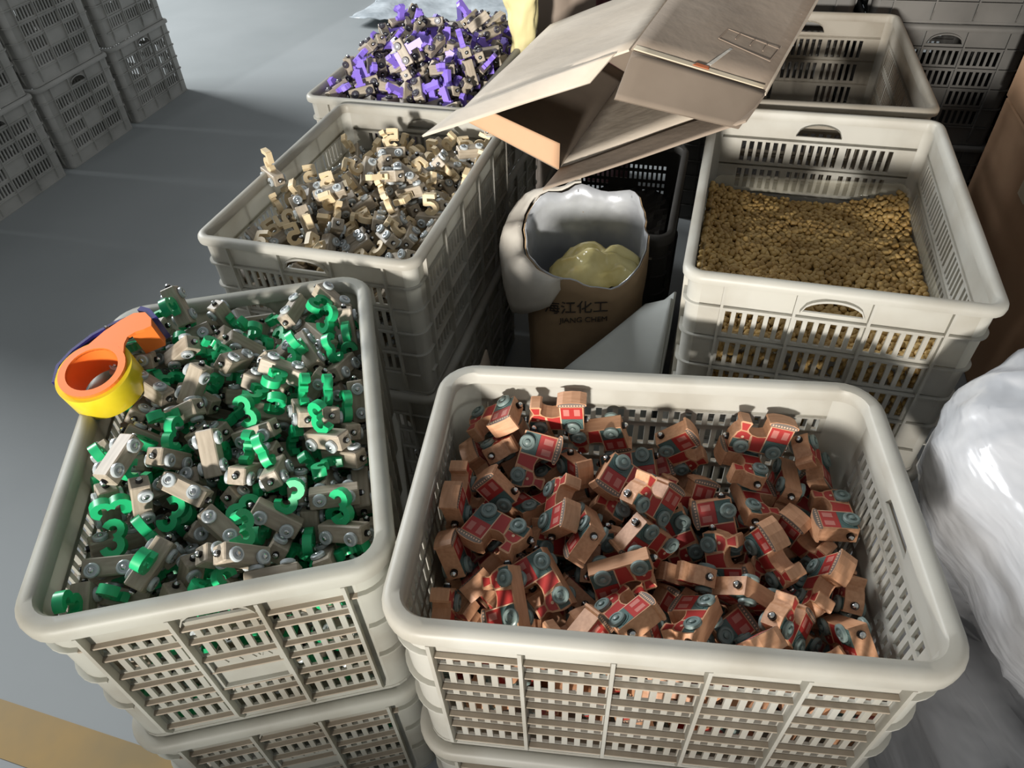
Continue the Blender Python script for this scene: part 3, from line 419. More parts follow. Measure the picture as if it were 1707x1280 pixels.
'Cv': [579,-1616,626,37,66,64,-13,1775,29,640,26,66,-61,35,405,-2444,247,76,51,-15,-37,1498,1082,481,31,25,92,4,1771,-1814,491,45,58,-57,-37,1176,-2828,788,68,-69,-16,-16,1583,-1113,887,97,15,21,3,-1552,-2643,854,28,8,-62,-73,1590,573,1036,46,-15,14,-86,429,-2289,606,85,-14,23,45,838,-1722,827,54,40,42,61,604,-2569,893,77,4,52,-37,1146,-2525,1141,61,-55,10,-56,1625,-81,1630,7,-51,82,24,1752,-2103,1231,53,49,-69,-6,-454,205,1134,34,51,15,78,692,-2228,1388,70,56,-34,-27,-1389,-1963,1454,49,43,-60,-45,-1267,-1096,1733,27,34,-86,28,-1067,-2275,1347,57,24,-2,-78,729,143,2107,5,98,-1,16,-1562,-2759,1198,1,20,-5,98,567,-732,1740,40,48,-66,-41,-1787,-2404,1643,0,-70,71,0,1574,1631,1351,8,7,-51,-86,-761,-767,1510,70,24,-55,-38,553,-1366,1517,72,58,29,-25,254,-527,2192,55,-63,41,36,862,764,2108,59,54,47,37,-202,-1042,1837,89,6,28,35,-1816,-1792,1841,38,-64,35,-58,794,-1066,1888,20,75,62,10,1685,2246,1891,79,35,-46,-21,198,606,1954,74,-64,19,-8,785,1350,1998,65,43,58,23,-320,-1678,1960,55,-67,-3,50,87,69,2062,27,53,-66,-46,-819,-927,2258,16,-62,-77,-1,-1091,-1627,1602,40,-57,33,-63,1268,-703,1770,69,-12,-16,70,1393,2770,2305,85,0,53,0,-1291,-484,1745,73,-44,25,46,1263,-2326,1709,80,24,-54,2,1763,775,1974,33,62,-69,14,823,2107,1765,46,3,31,83,-1063,-2539,1811,30,-45,56,-63,1843,-851,1589,52,-48,-54,46,-360,492,2270,4,-17,95,24,-410,-37,2114,44,-75,-46,-17,-253,-2541,1751,69,-15,32,-63,-489,-2535,1982,79,27,-43,-36,1785,-1002,2315,6,-70,71,3,1119,2786,1740,2,3,-60,80,-1486,-909,2002,86,-50,-7,-9,1668,-1863,1665,66,-53,-34,40,780,1720,2229,30,32,81,39,-345,1047,1907,94,26,0,24,-1411,-2270,2053,25,-60,-55,53,-1570,-1280,2282,22,-14,92,-30,1115,-156,1800,99,2,-16,0,-173,-686,2081,49,-67,-22,50,230,-2337,2050,2,-42,-18,89,-1728,2561,2067,22,-71,67,-1,1313,2315,2343,86,46,1,-22,1359,1072,2292,62,69,0,-37,-1280,-1670,2047,85,51,10,6,-650,874,2403,38,-40,30,-78,477,689,2343,47,-12,36,-80,1761,-1205,2628,33,-63,-66,25,671,-2273,1770,18,-6,10,-98,1765,-110,2203,19,68,-61,36,-921,125,1922,48,-72,-27,42,1604,1554,2234,0,51,-75,42,1410,401,2278,45,41,6,79,-152,-270,2409,80,-49,-30,15,1239,-1423,2170,55,74,-24,-31,-9,489,2540,80,22,-7,55,-827,-1836,2090,54,57,8,62,585,2564,2135,10,-71,70,4,356,-785,2286,37,44,-42,70,1544,2431,2561,14,-22,-17,-95,-637,-2565,2325,55,-5,37,75,1393,-593,2192,62,36,-28,-64,1464,-40,2477,38,0,86,35,-1519,32,2417,7,-34,-94,-7,-1328,648,2488,50,-86,-10,4,-1287,-679,2529,20,-82,53,-6,1773,-1707,1972,71,-2,10,-70,-627,-1289,2383,12,-10,14,-98,1140,1724,2582,74,65,-8,-17,324,322,2680,18,-45,85,-19,1765,1735,2488,67,-22,-3,-71,144,2770,2243,90,0,-43,0,-97,-563,2656,34,-6,64,-68,951,984,2681,80,51,-11,-29,-564,-470,2682,19,-92,-32,-10,-1774,1807,2166,65,29,41,58,405,1173,2497,74,-12,-61,-27,-459,-1006,2795,25,8,20,-94,1207,-2078,2064,19,2,-38,-91,903,-959,2424,73,65,-12,16,-1410,-178,2761,23,12,-42,-87,-1770,-512,2398,70,5,-8,-70,-1775,1027,2259,52,-48,20,-68,847,-63,2488,63,65,-39,-15,-1036,2164,2389,68,-11,17,-70,-2077,-536,3220,30,0,0,95,1160,291,2568,30,-16,33,88,576,-1127,2745,70,44,-41,-38,-1390,-1781,2454,76,-43,-34,34,439,-1438,2279,32,-30,-73,53,1093,1305,2967,20,-75,55,-30,57,2070,2302,96,4,14,-23,1548,-575,2580,100,-7,-2,0,-679,377,2631,86,34,21,-31,235,-1668,2549,1,33,-55,-77,564,1436,2716,45,-50,-33,-67,918,-69,2893,9,14,66,-73,454,-301,2633,79,-1,-31,-52,-795,-2110,2475,32,13,-21,-92,-1629,2412,2333,55,-6,-20,81,1352,-1413,2618,74,27,-30,-54,1576,2048,2883,70,-63,-17,29,521,2334,2367,99,0,-1,-11,628,367,3049,76,-59,26,-6,450,84,3136,12,-30,-53,79,-120,842,2986,48,-77,3,-42,-887,-634,2915,29,40,46,74,1055,-1751,2797,43,81,-39,-11,878,-936,2739,83,6,-20,-52,-550,992,2744,34,-73,-48,36,645,2685,2520,12,31,-4,94,-1240,-770,2782,56,-5,-20,80,-1786,-2559,2188,70,13,10,-70,-176,-1614,2755,80,-38,-26,-39,1450,-2112,2581,36,90,-19,18,-171,-2083,2539,68,31,7,-66,2024,2635,3280,56,56,44,44,411,-1865,2529,58,74,0,34,-501,2564,2322,66,-6,24,70,236,-2536,2492,79,-18,-32,49,-889,117,2431,34,15,-44,82,-730,-1714,2926,33,46,-24,79,-1046,-1355,2916,44,-4,-76,48,-1155,1366,2546,50,-14,61,60,1046,-2770,1844,91,0,-42,0,1539,-2741,2402,5,43,12,-89,-56,1259,3049,10,5,-39,-92,-1547,-2268,2667,24,-24,-92,-19,-506,-965,3174,16,21,-54,-80,-1360,-2763,2672,85,-53,-6,-4,-347,493,2953,60,49,-14,-62,-1568,-1259,2612,90,-5,-27,-33,-234,1665,2435,91,32,-5,27,1765,868,2508,71,-3,15,-69,-312,1747,2773,73,-4,-36,-58],
'Ch': [-1544,974,218,21,-2,-54,-81,-1544,-215,658,3,97,-22,-8,-287,2770,215,100,0,-7,0,1217,-166,506,93,-16,0,34,-1388,1942,239,32,-78,-11,54,-1549,712,537,19,-6,-55,-81,1593,2797,413,77,64,1,-2,-1595,-1044,340,42,26,-77,41,-56,2374,250,98,-20,2,0,-1731,2230,421,68,37,59,22,1413,-750,847,1,0,68,73,1492,362,692,62,-75,-13,21,1162,-1410,633,19,55,8,81,-1332,-2533,375,7,-50,80,-33,-1787,780,987,71,-3,1,71,-299,-2505,393,15,88,31,-34,-1139,2403,244,12,8,28,95,522,2741,761,16,0,98,-8,1079,2057,367,71,-5,60,-37,-1467,-2009,630,31,-40,-82,-27,1370,-2336,606,17,69,70,7,-1559,-807,726,11,-22,-87,-44,-1381,1591,728,18,-79,4,59,232,-2745,1006,6,48,12,-87,-1597,-1328,918,7,89,46,3,1779,1711,273,71,0,8,-70,-950,-2549,574,76,-9,-13,63,1420,-1753,749,74,63,-6,22,1571,-414,1156,19,12,69,68,1294,2563,820,11,71,69,0,-663,-2285,909,88,-13,34,31,-1311,661,1110,11,26,-3,96,1450,1034,895,54,-11,20,-81,1169,1788,687,37,-7,87,-31,1645,1247,1409,64,51,-51,27,1129,236,1176,20,-46,-62,61,-1563,2563,605,94,-14,-3,-32,-1764,1526,1127,71,-2,-16,69,1375,582,1625,13,60,12,-78,-889,-1921,942,35,-78,-19,-48,-1699,-1293,1240,47,56,56,39,1638,2504,1256,35,-74,57,0,38,-2277,1025,3,-10,-44,89,-146,2573,931,70,4,8,71,-444,-2673,895,14,29,6,-95,1573,-757,1264,65,68,-14,-30,1057,2549,1036,65,-26,-14,70,-1765,-1049,1622,20,68,-71,2,412,1078,1724,3,-19,93,-31,-1396,-2173,1094,42,22,-54,-69,515,-222,1445,62,-22,76,-6,-183,521,1631,68,60,-37,-19,1184,2047,1467,66,-41,56,-30,-1092,2554,935,47,-6,-64,60,-1175,-1017,1198,3,-14,-52,-84,621,-857,1367,53,16,48,68,1408,2196,1236,35,-75,56,0,1058,-1999,1187,72,-60,33,12,259,2559,982,69,6,-20,-69,-1027,-46,1590,10,13,80,58,-199,-433,1299,62,-46,19,-60,-1774,2068,1282,63,-32,23,67,338,2531,1585,2,70,54,47,-806,-2535,1511,63,55,46,28,-638,-371,1698,75,55,33,-15,-1790,530,1633,69,16,16,-69,1307,-1586,1494,15,81,55,13,-1546,1642,1905,12,30,64,-70,-1566,2531,1334,83,15,-18,-50,-441,-1991,1622,8,-9,78,61,1430,1597,1821,43,89,-1,-16,-1604,-91,1593,65,24,-8,72,1681,-2708,1552,69,-36,-50,-37,-1767,-324,1848,29,-64,-70,-13,-482,2573,1652,64,58,8,49,-609,2784,964,34,31,59,-67,375,-2746,1680,96,12,-25,3,-880,1241,2271,21,-56,80,-8,318,1658,1896,82,-21,20,-49,292,2329,1805,56,-15,-44,69,-476,1934,2197,28,20,-74,58,-1128,427,2153,65,-66,-20,33,-496,2372,2138,15,15,-96,19,-1327,2770,1675,0,61,0,79,694,-458,2161,26,55,79,7,491,-1984,2031,49,12,84,19,1693,-2279,2102,76,16,33,-54,-1409,775,1990,9,56,-83,-1],
'Dv': [1068,-2761,2214,1,0,-100,-4,-1768,-2256,2931,69,15,-1,-71,-203,-2450,2119,87,-3,-34,35,1790,1842,2469,70,-7,-7,-70,1156,2736,2574,28,7,93,-22,1769,-188,2459,71,2,-17,69,1336,1414,2614,68,48,50,24,1317,-306,2423,61,58,-27,46,1522,472,2675,31,75,55,19,-1421,303,2783,66,-38,-37,54,1486,-1228,2764,31,11,75,57,1778,896,3018,35,-62,-54,46,1660,2514,2691,76,-9,-32,-57,-1850,-1298,3310,71,2,71,2,-224,-1268,2447,14,-2,-32,94,-331,-1888,2832,12,-1,-64,76,-764,-560,2787,60,-62,-37,34,1116,467,2966,65,-69,4,-32,351,-2285,2779,21,40,89,-5,-76,-2525,3058,56,-60,-36,45,-804,-2737,2978,21,-8,90,37,-230,-119,3175,35,33,87,-10,1129,-402,2871,33,-70,-62,-13,678,-2040,3022,23,-74,-16,62,-1638,-897,2463,7,74,-66,-5,830,-603,2957,50,45,-19,-71,1565,-1881,2537,11,16,31,93,-252,-968,3140,35,-81,-24,41,951,-1488,2840,42,4,-25,87,1758,-692,3326,66,26,28,65,1289,2700,3203,4,49,-13,-86,-153,-1241,2779,14,-2,-32,94,1562,-690,2915,7,-13,59,-80,1563,-2742,3043,97,-16,-20,-3,1089,-2474,3012,5,17,-26,-95,803,60,3187,46,-78,-24,35,1545,1580,2857,18,4,28,94,1262,-1300,2997,42,-16,-43,78,1746,-68,3558,2,-98,-18,-4,173,-900,3101,17,-57,-49,-63,1311,-2131,3217,94,-24,-14,-21,1670,-1335,3470,54,-29,-72,-33,-1292,-1147,2930,96,2,-26,-9,305,-2525,3226,62,-6,-46,64,-1085,150,3330,62,-15,38,-68,1264,1371,3195,52,-29,58,-55,-1714,2750,3533,28,52,-25,-77,1713,385,3410,46,34,9,-82,-1633,-2554,3245,65,51,22,52,1727,-775,3731,28,-45,-64,56,-1509,-803,3079,6,0,26,-96,400,-222,3302,15,-30,-50,80,-1531,-1645,2879,99,-12,0,4,1786,-2189,2774,70,11,13,-70,1572,2161,3346,86,39,32,3,-1124,-2001,2928,96,-11,0,24,-1500,-269,3376,67,72,-10,-13,1271,-495,3305,79,-3,8,-61,344,-1588,3228,26,7,96,-1,1572,-1807,3157,16,-41,43,79,1382,860,3305,53,15,2,-83,-297,-77,3557,24,17,70,-66,1462,-1082,3898,49,-16,-2,86,858,-996,3330,70,-64,-19,-26,-792,627,3600,10,-31,-69,-64,-279,-2110,3257,28,8,-72,-63,156,-1249,3314,13,21,68,-69,-489,-574,3751,20,90,-33,21,1130,265,3450,66,24,6,70,1177,1267,3533,57,61,26,49,-621,-459,3209,32,2,-68,66,-936,-2542,3219,92,-27,-14,25,94,-1806,3516,79,12,-21,-56,70,270,3490,7,-30,-52,-80,-981,-2130,3320,95,-17,-13,24,303,2743,3010,7,15,42,-89,-1004,-1126,3423,17,49,62,59,-1366,222,3511,70,-34,-42,47,764,1497,3267,67,-69,-5,27,141,1075,3528,47,-81,5,34,-1750,901,3554,16,43,55,70,-289,-1335,3518,22,21,35,-88,596,607,3711,15,16,-84,50,954,1965,3320,2,-22,-8,-97,1521,1383,3919,9,-49,86,13,555,-88,3584,96,-23,1,16,411,-545,3824,35,42,-34,-76,-472,-1138,3713,84,-44,-32,-6,-518,1203,3717,18,24,-67,68,-981,1388,3636,27,-20,10,-94,24,-1010,3852,8,48,19,86,-1132,-1507,3370,74,12,48,-45,32,2549,3383,7,-13,29,95,-1382,-992,3826,3,35,76,-54,1548,696,3807,4,88,47,11,-1585,2201,3324,40,6,15,-90,873,-1350,3481,95,-15,26,4,1194,869,4048,6,-37,71,60,-364,219,3897,17,53,60,-58,1008,-1637,3596,86,48,10,15,-1570,1579,3664,89,13,11,43,755,1678,3629,11,9,-66,74,17,-1721,4025,7,-51,-16,-84,-1214,-693,3798,44,-2,77,46,-255,2128,3430,23,-93,27,-2,677,-2521,3384,74,-38,45,-32,816,1278,3985,74,-20,-24,59,998,-315,3702,3,-21,71,-67,-42,1613,3580,20,-19,-30,91,-160,757,4002,11,99,11,4,-1091,94,3668,62,-15,38,-68],
'Dh': [-1437,1053,201,58,-72,-29,24,929,2429,180,52,-53,47,-47,-1744,-2137,120,66,0,0,-75,1330,-2471,189,34,-37,64,-59,-1648,325,198,44,37,53,63,1467,-944,205,24,20,-65,-69,-1558,1902,213,18,12,-53,-82,1414,1760,403,38,-50,-68,-37,699,-2368,386,41,55,-64,36,-1553,-296,276,97,7,-20,-13,1624,-220,444,63,-63,-29,35,1542,169,180,68,68,18,18,-1678,-752,415,53,28,80,-4,-1378,-2198,395,45,46,-71,29,1542,-1227,190,65,71,19,17,1791,1836,522,69,-14,-14,-69,-619,2563,180,59,-60,-38,38,-1839,2627,414,13,70,17,69,1761,-2357,424,69,17,3,71,-1401,517,567,59,42,-57,-38,1491,471,389,48,-41,12,76,1820,688,811,36,61,-24,-66,652,2761,396,86,-3,-51,-2,-1064,-2688,400,10,-47,-5,88,1768,-470,751,70,10,25,-66,-1751,122,685,68,17,-36,61,1579,-1211,734,39,6,-74,-54,-1573,1447,412,41,-2,15,-90,1384,1293,635,11,-55,10,-82,1607,2530,435,88,-6,6,46,1651,-1678,577,17,79,44,-39,330,-2562,739,62,-10,-35,70,-1785,-1264,1356,13,-70,69,16,-1789,-1409,253,69,-14,-14,-69,1158,2373,725,55,19,78,-25,-1064,2534,571,39,-39,-67,50,-696,2767,1184,0,0,100,2,-1807,-2745,376,70,9,70,-9,1584,1499,958,86,-51,7,-4,-1544,659,910,61,-74,-3,-28,-1531,2521,964,77,-17,53,32,1658,-1821,1166,45,64,-61,12,1356,-643,1276,5,-30,95,-5,1406,2261,1427,15,78,-13,59,-1827,1058,1065,68,18,65,27,-1838,287,1238,62,34,59,38,394,-2551,1323,60,-9,-68,41,1177,-2756,1237,26,2,-96,6,-150,2537,398,57,-59,53,-20,142,2540,647,1,-35,-13,-93,-1470,-1617,1186,61,-22,67,-36,-131,-2733,269,2,15,-14,98,1738,-1004,1058,37,-46,-49,64,792,2421,818,85,30,12,42,-1145,-2745,1120,11,81,8,-57,1773,2339,964,50,-50,57,41,-330,-2530,1005,50,-68,22,-49,-851,-2545,1212,89,18,14,-39,-609,2426,1445,22,79,-35,-45,-208,2370,1358,53,-65,40,37,-1478,-2494,1117,28,80,22,-49,-1769,-504,1183,58,47,39,55,1517,-2579,727,54,-64,-51,-18,1566,-2219,1528,1,-3,54,-84,1777,-2561,1351,16,69,-69,14,-1582,1482,994,50,-50,9,70,1756,15,1104,50,-47,-41,-60,1552,373,1278,50,-45,-27,-69,1766,-559,1565,71,-3,20,68,1632,-1623,1357,69,-46,-8,-55,-1677,1302,1685,60,-5,62,-50,-774,-1682,1599,32,-90,-12,27,926,2531,1176,38,21,-39,-81,-1560,740,1639,84,37,-32,24,-1570,-37,1659,56,-80,-9,21,-1409,-1789,1811,65,28,-64,-29,1742,1308,1280,71,-36,-52,31,-1324,2533,1472,86,-31,8,-40,784,-2520,1533,56,24,-38,-70,-233,-1239,1529,17,70,57,39,1521,-1391,1943,23,68,-30,62,-56,2757,1344,3,-55,-5,-83,-1790,-89,2038,70,-8,-8,-70,390,2453,1574,84,-37,-39,-7,-1583,-1920,1442,89,39,-19,-9,35,-2316,1794,64,-48,-60,1,-1558,2055,1566,38,-10,-41,82,654,-2194,2081,5,-56,-45,69,-245,-1770,1857,48,-5,43,76,1676,219,1896,16,-69,69,-15,901,2502,1769,76,-2,65,2,-1850,2596,1893,11,-70,11,-70,1453,2770,1559,0,68,0,-73,-630,2767,2022,1,-33,-2,-94,1359,1234,1726,37,35,42,-76,-883,-2163,1655,0,-16,55,-82,-439,-2525,1425,79,-7,-25,-56,-1388,-2555,1738,69,30,-2,-66,-1347,-838,1532,77,-29,-56,14,1608,1667,1578,48,-59,-30,58,302,-2746,1944,1,0,99,-13,-1787,-2559,1899,69,16,15,-69,-1550,1355,2247,20,-23,-86,-41,1765,2573,2244,38,60,68,-21,1542,-895,2001,90,-10,18,38,1658,932,1700,46,57,-65,22,-1790,-1196,1675,70,11,11,-70,-1426,284,2165,62,55,20,-52,1550,983,2293,18,64,68,30,-1394,-1031,1843,59,43,7,-68,1028,-2378,2071,58,0,81,7,1607,2106,1952,69,-6,-6,72,1617,205,2231,22,61,-69,-34,-1409,2164,1806,79,-33,14,-50,-703,2411,2546,82,-23,13,50,1765,-1280,2489,7,70,70,12,-787,-2770,2322,0,-70,0,-72,-1510,2557,2266,72,14,19,65,-1471,-2607,2480,58,-11,-63,-51,1661,-1981,2045,66,47,-18,-56,1074,-1451,2326,19,-22,71,-64,-914,-2361,2154,91,20,-24,28,-311,-1685,2553,75,65,-2,-12,442,921,2543,9,32,-59,-73,1723,-2526,2162,68,-2,-41,61,1772,2580,3315,68,-21,32,63,-461,1615,2776,32,-69,49,-42,510,2526,2293,83,19,17,50,-1306,-397,2250,40,57,-28,-67,416,-2690,2661,18,98,-2,10,196,2756,2201,44,0,-90,2,-237,-2508,2674,33,-32,49,-74,-1361,-1586,2425,54,73,-42,-1,777,-1979,2460,2,2,-28,96,-920,167,2697,5,-15,91,-39,991,2422,2547,41,41,46,-67,457,170,2750,6,-24,84,-48,-1596,-1937,2641,2,-48,-85,22,254,-847,2430,75,-35,-53,18,-576,586,3058,34,25,-67,-61,-1007,-655,2429,14,-82,52,19,732,-1274,2343,16,94,26,13,360,-1358,2603,36,-39,60,-59,202,-289,2636,86,-12,-38,-32,-1444,1812,2510,90,3,-39,-20,-746,6,3042,69,-56,-43,15,-1021,2720,3060,5,-55,13,83,782,-218,2710,38,31,-39,-78,214,2537,2589,74,27,36,50,-277,2415,2683,18,-54,69,-44,1190,1928,2491,79,18,42,40,-1592,-667,2814,2,0,-89,-45,-759,-1361,2465,54,-56,-36,52,-1787,2364,2862,57,-42,40,58,-1592,-286,3014,0,2,68,74,1161,-2538,2635,38,-34,50,-70,-592,1084,3239,12,42,-89,-11,-1475,514,3222,63,74,23,4,-1765,1406,2860,17,-68,62,35,-745,-1310,2923,10,-51,-69,50,1105,2157,2900,99,-11,6,-3,-986,-2218,2583,31,7,10,-94,-495,1810,3188,19,-50,55,-64,625,551,3195,9,-15,41,90,-1815,936,2889,22,67,36,61,-840,1770,3047,65,-2,-65,-39,-1092,1047,3291,18,-44,33,81]}
def poses(k, which):
    L = DATA[k+which]      # x, y, z in tenths of a millimetre, then a quaternion in hundredths
    return [(Vector(L[i:i+3])/1e4, Quaternion([c/100 for c in L[i+3:i+7]]).normalized()) for i in range(0, len(L), 7)]
NX = ('left', 'middle', 'right'); NY = ('front', 'centre', 'back')
def region(p, hx, hy):
    i = 0 if p.x < -hx/3 else 2 if p.x > hx/3 else 1; j = 0 if p.y < -hy/3 else 2 if p.y > hy/3 else 1
    if i == 1 and j == 1: return 'near the middle'
    if i == 1: return 'near the %s rim' % NY[j]
    if j == 1: return 'near the %s rim' % NX[i]
    return 'in the %s %s corner' % (NY[j], NX[i])
def face_dir(q):
    zz = q@Vector((0, 0, 1)); yy = q@Vector((0, 1, 0)); xx = q@Vector((1, 0, 0))
    if zz.z > .6: a = 'upright'
    elif zz.z < -.6: a = 'upside down'
    elif abs(yy.z) > .6: a = 'on its side'
    elif abs(xx.z) > .6: a = ('nose up' if xx.z > 0 else 'nose down'); xx = zz
    else: a = 'tilted'
    return a+' pointing '+('right', 'back right', 'back', 'back left', 'left', 'front left', 'front', 'front right')[int(round(math.atan2(xx.y, xx.x)/(PI/4))) % 8]
ROOTS = []
INFO = {'A': (car_parts('3'), 'number_three_car', 'toy car', 'green three toy car', 'the front left crate', 'green number three toy cars in the front left crate', .196, .288),
        'B': (TRAIN, 'toy_train', 'toy train', 'peach toy train', 'the front right crate', 'wooden toy trains in the front right crate', .288, .196),
        'C': (car_parts('5'), 'number_five_car', 'toy car', 'plain five toy car', 'the middle left crate', 'plain number five toy cars in the middle left crate', .208, .305),
        'D': (car_parts('1'), 'number_one_car', 'toy car', 'purple one toy car', 'the back left crate', 'purple number one toy cars in the back left crate', .208, .305)}
for k, (parts, nm, cat, lab, where, grp, hx, hy) in INFO.items():
    x, y, yaw, H = CR[k]
    QZ = Quaternion((0, 0, 1), yaw); z0 = H+.0075
    if k == 'B': hx, hy = .288, .196; QZ = Quaternion((0, 0, 1), yaw)
    O = Vector((x, y, z0))
    roots = []
    for p, q in poses(k, 'v'):
        root = bpy.data.objects.new(nm, None); COL.objects.link(root)
        root.rotation_mode = 'QUATERNION'; root.rotation_quaternion = QZ@q; root.location = O+QZ@p
        root['label'] = '%s, %s %s' % (lab, face_dir(q), region(p, hx, hy)); root['category'] = cat; root['group'] = grp; roots.append((p.z, root)); ROOTS.append((k, root))
        for name, me, loc, rot in parts:
            o = bpy.data.objects.new(name, me); COL.objects.link(o); o.parent = root; o.location = loc; o.rotation_euler = rot
    same = {}
    for zz, r in roots: same.setdefault(r['label'], []).append((zz, r))
    for lb, L in same.items():
        L.sort(key=lambda t: -t[0])
        for wd, (zz, r) in zip(('upper ', 'lower ') if len(L) == 2 else ('topmost ', 'middle ', 'lowest ') if len(L) == 3 else ('highest ', 'second-highest ', 'third-highest ', 'lowest ') if len(L) == 4 else (), L): r['label'] = wd+lb
    hid = poses(k, 'h')
    if hid:
        vs, fs, ms, mats = merged(parts); V, F, MI = [], [], []
        for p, q in hid:
            b0 = len(V); V += [(q@v+p)[:] for v in vs]; F += [[b0+i for i in f] for f in fs]; MI += ms
        n1, nf = len(vs), len(fs)
        keep = [i for i, (p, q) in enumerate(hid) if p.z < H-.085]
        def buried(ids):
            me = bpy.data.meshes.new('buried_toys'); me.from_pydata([v for i in ids for v in V[i*n1:(i+1)*n1]], [], [[j*n1+a for a in f] for j in range(len(ids)) for f in fs])
            for mm in mats: me.materials.append(mm)
            me.polygons.foreach_set('material_index', ms*len(ids)); me.update(); return me
        mesh_lv = {1: buried(range(len(hid))), 0: buried(keep)}
        for lv in ((0, 1) if k in 'ABC' else (1,)):
            o = link('buried_toys', mesh_lv[lv], None, (x, y, H*lv+.0075), (0, 0, yaw))
            o['kind'] = 'stuff'; o['category'] = 'toy pile'; o['label'] = ('buried ' if lv else 'stored ')+{'A': 'green number toy cars', 'B': 'red toy trains', 'C': 'plain number five toy cars', 'D': 'purple number toy cars'}[k]+(' seen through the slots of ' if lv else ' seen through the slots of the crate under ')+where
# crates of type 1 lie along x when they face the aisle: handled by yaw below

# ------------------------------------------------------------------ pellets
x, y, yaw, H = CR['E']; QZ = Quaternion((0, 0, 1), yaw); OE = Vector((x, y, H))
def pz(px, py):
    h = .186+.045*(.30-py)/.6+.012*noise.noise(Vector((px*9, py*9, 0)))
    h += .035*max(0, px-.10)/.1*max(0, py-.17)/.12+.012*max(0, -px-.1)/.1*max(0, py-.1)/.2-.012*math.exp(-((px-.02)/.09)**2-((py-.3)/.12)**2)
    return h
def pellet(n=8):
    mb = MB(); mb.lathe([(.0030, -.0068), (.0050, -.0058), (.0055, -.004), (.0055, .004), (.0050, .0058), (.0030, .0068)], n); me = mb.mesh('pellet', [M['pellet']], True); return me
pm = pellet()
cand = []; sp_ = .0122; j = 0
yy = -.296
while yy < .297:
    xx = -.199+(sp_/2 if j % 2 else 0)
    while xx < .2:
        px, py = xx+random.uniform(-.003, .003), yy+random.uniform(-.003, .003)
        cand.append((px, py, pz(px, py)+random.uniform(-.004, .004))); xx += sp_
    yy += sp_*.87; j += 1
PQ = [Quaternion((0, 0, 1), random.uniform(0, 6.3))@Quaternion((1, 0, 0), random.gauss(0, .6)) for _ in cand]
order = sorted(range(len(cand)), key=lambda i: cand[i][1]+.25*abs(cand[i][0])+random.uniform(0, .02))
near = [i for i in order if cand[i][1] > -.235][:295]
V, F = [], []
pv = [v.co.copy() for v in pm.vertices]; pf = [list(p.vertices) for p in pm.polygons]
for i, (px, py, zz) in enumerate(cand):
    if i in set(near):
        pass
ns = set(near)
for i, (px, py, zz) in enumerate(cand):
    if i in ns:
        o = bpy.data.objects.new('pellet', pm); COL.objects.link(o); o.rotation_mode = 'QUATERNION'; o.rotation_quaternion = QZ@PQ[i]; o.location = OE+QZ@Vector((px, py, zz))
        tag(o, 'small golden wooden pellet near the front of the pellet crate', 'pellet', 'golden pellets in the back right crate')
    else:
        b0 = len(V); V += [(PQ[i]@v+Vector((px, py, zz)))[:] for v in pv]; F += [[b0+a for a in f] for f in pf]
for i, (px, py, zz) in enumerate(cand):       # second layer, and the pellets pressed against the slots
    if random.random() < .75:
        q = Quaternion((random.random(), random.random(), random.random(), random.random())).normalized(); p = Vector((px+.005, py+.004, zz-.0105))
        b0 = len(V); V += [(q@v+p)[:] for v in pv]; F += [[b0+a for a in f] for f in pf]
for k in range(1500):
    e = random.choice((-1, 1))
    px = random.uniform(-.2, .2); p = Vector((px, -.303+random.uniform(0, .008), random.uniform(.02, .245))) if k < 1100 else Vector((-.203, random.uniform(-.3, .3), random.uniform(.02, .22)))
    q = Quaternion((random.random(), random.random(), random.random(), random.random())).normalized()
    b0 = len(V); V += [(q@v+p)[:] for v in pv]; F += [[b0+a for a in f] for f in pf]
me = bpy.data.meshes.new('pellet_heap'); me.from_pydata(V, [], F); me.materials.append(M['pellet']); me.polygons.foreach_set('use_smooth', [True]*len(F)); me.update()
o = link('pellet_heap', me, None, OE, (0, 0, yaw)); tag(o, 'heap of golden wooden pellets filling the back right crate', 'pellets', None, 'stuff')
# clear plastic bag that lines the pellets: its sides stand a little above them
def sheet(fnc, nu, nv, thick, name, mats, smooth=True):
    V = []; F = []
    for s in (0, 1):
        for i in range(nu+1):
            for j in range(nv+1): V.append(fnc(i/nu, j/nv))
    me = bpy.data.meshes.new(name); n = (nu+1)*(nv+1)
    V = V[:n]
    F = [(i*(nv+1)+j, (i+1)*(nv+1)+j, (i+1)*(nv+1)+j+1, i*(nv+1)+j+1) for i in range(nu) for j in range(nv)]
    me.from_pydata(V, [], F); me.polygons.foreach_set('use_smooth', [smooth]*len(F)); me.update()
    if thick:
        nrm = [v.normal.copy() for v in me.vertices]; V2 = [tuple(Vector(V[i])-nrm[i]*thick) for i in range(n)]
        F2 = [tuple(n+a for a in reversed(f)) for f in F]; edge = []
        for i in range(nu): edge += [((i+1)*(nv+1), i*(nv+1)), (i*(nv+1)+nv, (i+1)*(nv+1)+nv)]
        for j in range(nv): edge += [(j, j+1), (nu*(nv+1)+j+1, nu*(nv+1)+j)]
        F3 = [(a, b_, n+b_, n+a) for a, b_ in edge]
        me = bpy.data.meshes.new(name); me.from_pydata(list(V)+V2, [], F+F2+F3); me.polygons.foreach_set('use_smooth', [smooth]*(len(F)*2)+[False]*len(F3)); me.update()
    for mm in mats: me.materials.append(mm)
    return me
path = rrect(.203, .3045, .03, 4); path.append(path[0])
def skirt(u_, v_):
    i = u_*(len(path)-1); p = path[min(len(path)-1, int(round(i)))]
    z = pz(p[0]*.96, p[1]*.96)-.012+.034*v_*(1+.35*noise.noise(Vector((p[0]*20, p[1]*20, 3)))); k = .004*v_*noise.noise(Vector((p[0]*40, p[1]*40, v_)))-.0035*v_
    return (p[0]+p[2]*k, p[1]+p[3]*k, z)
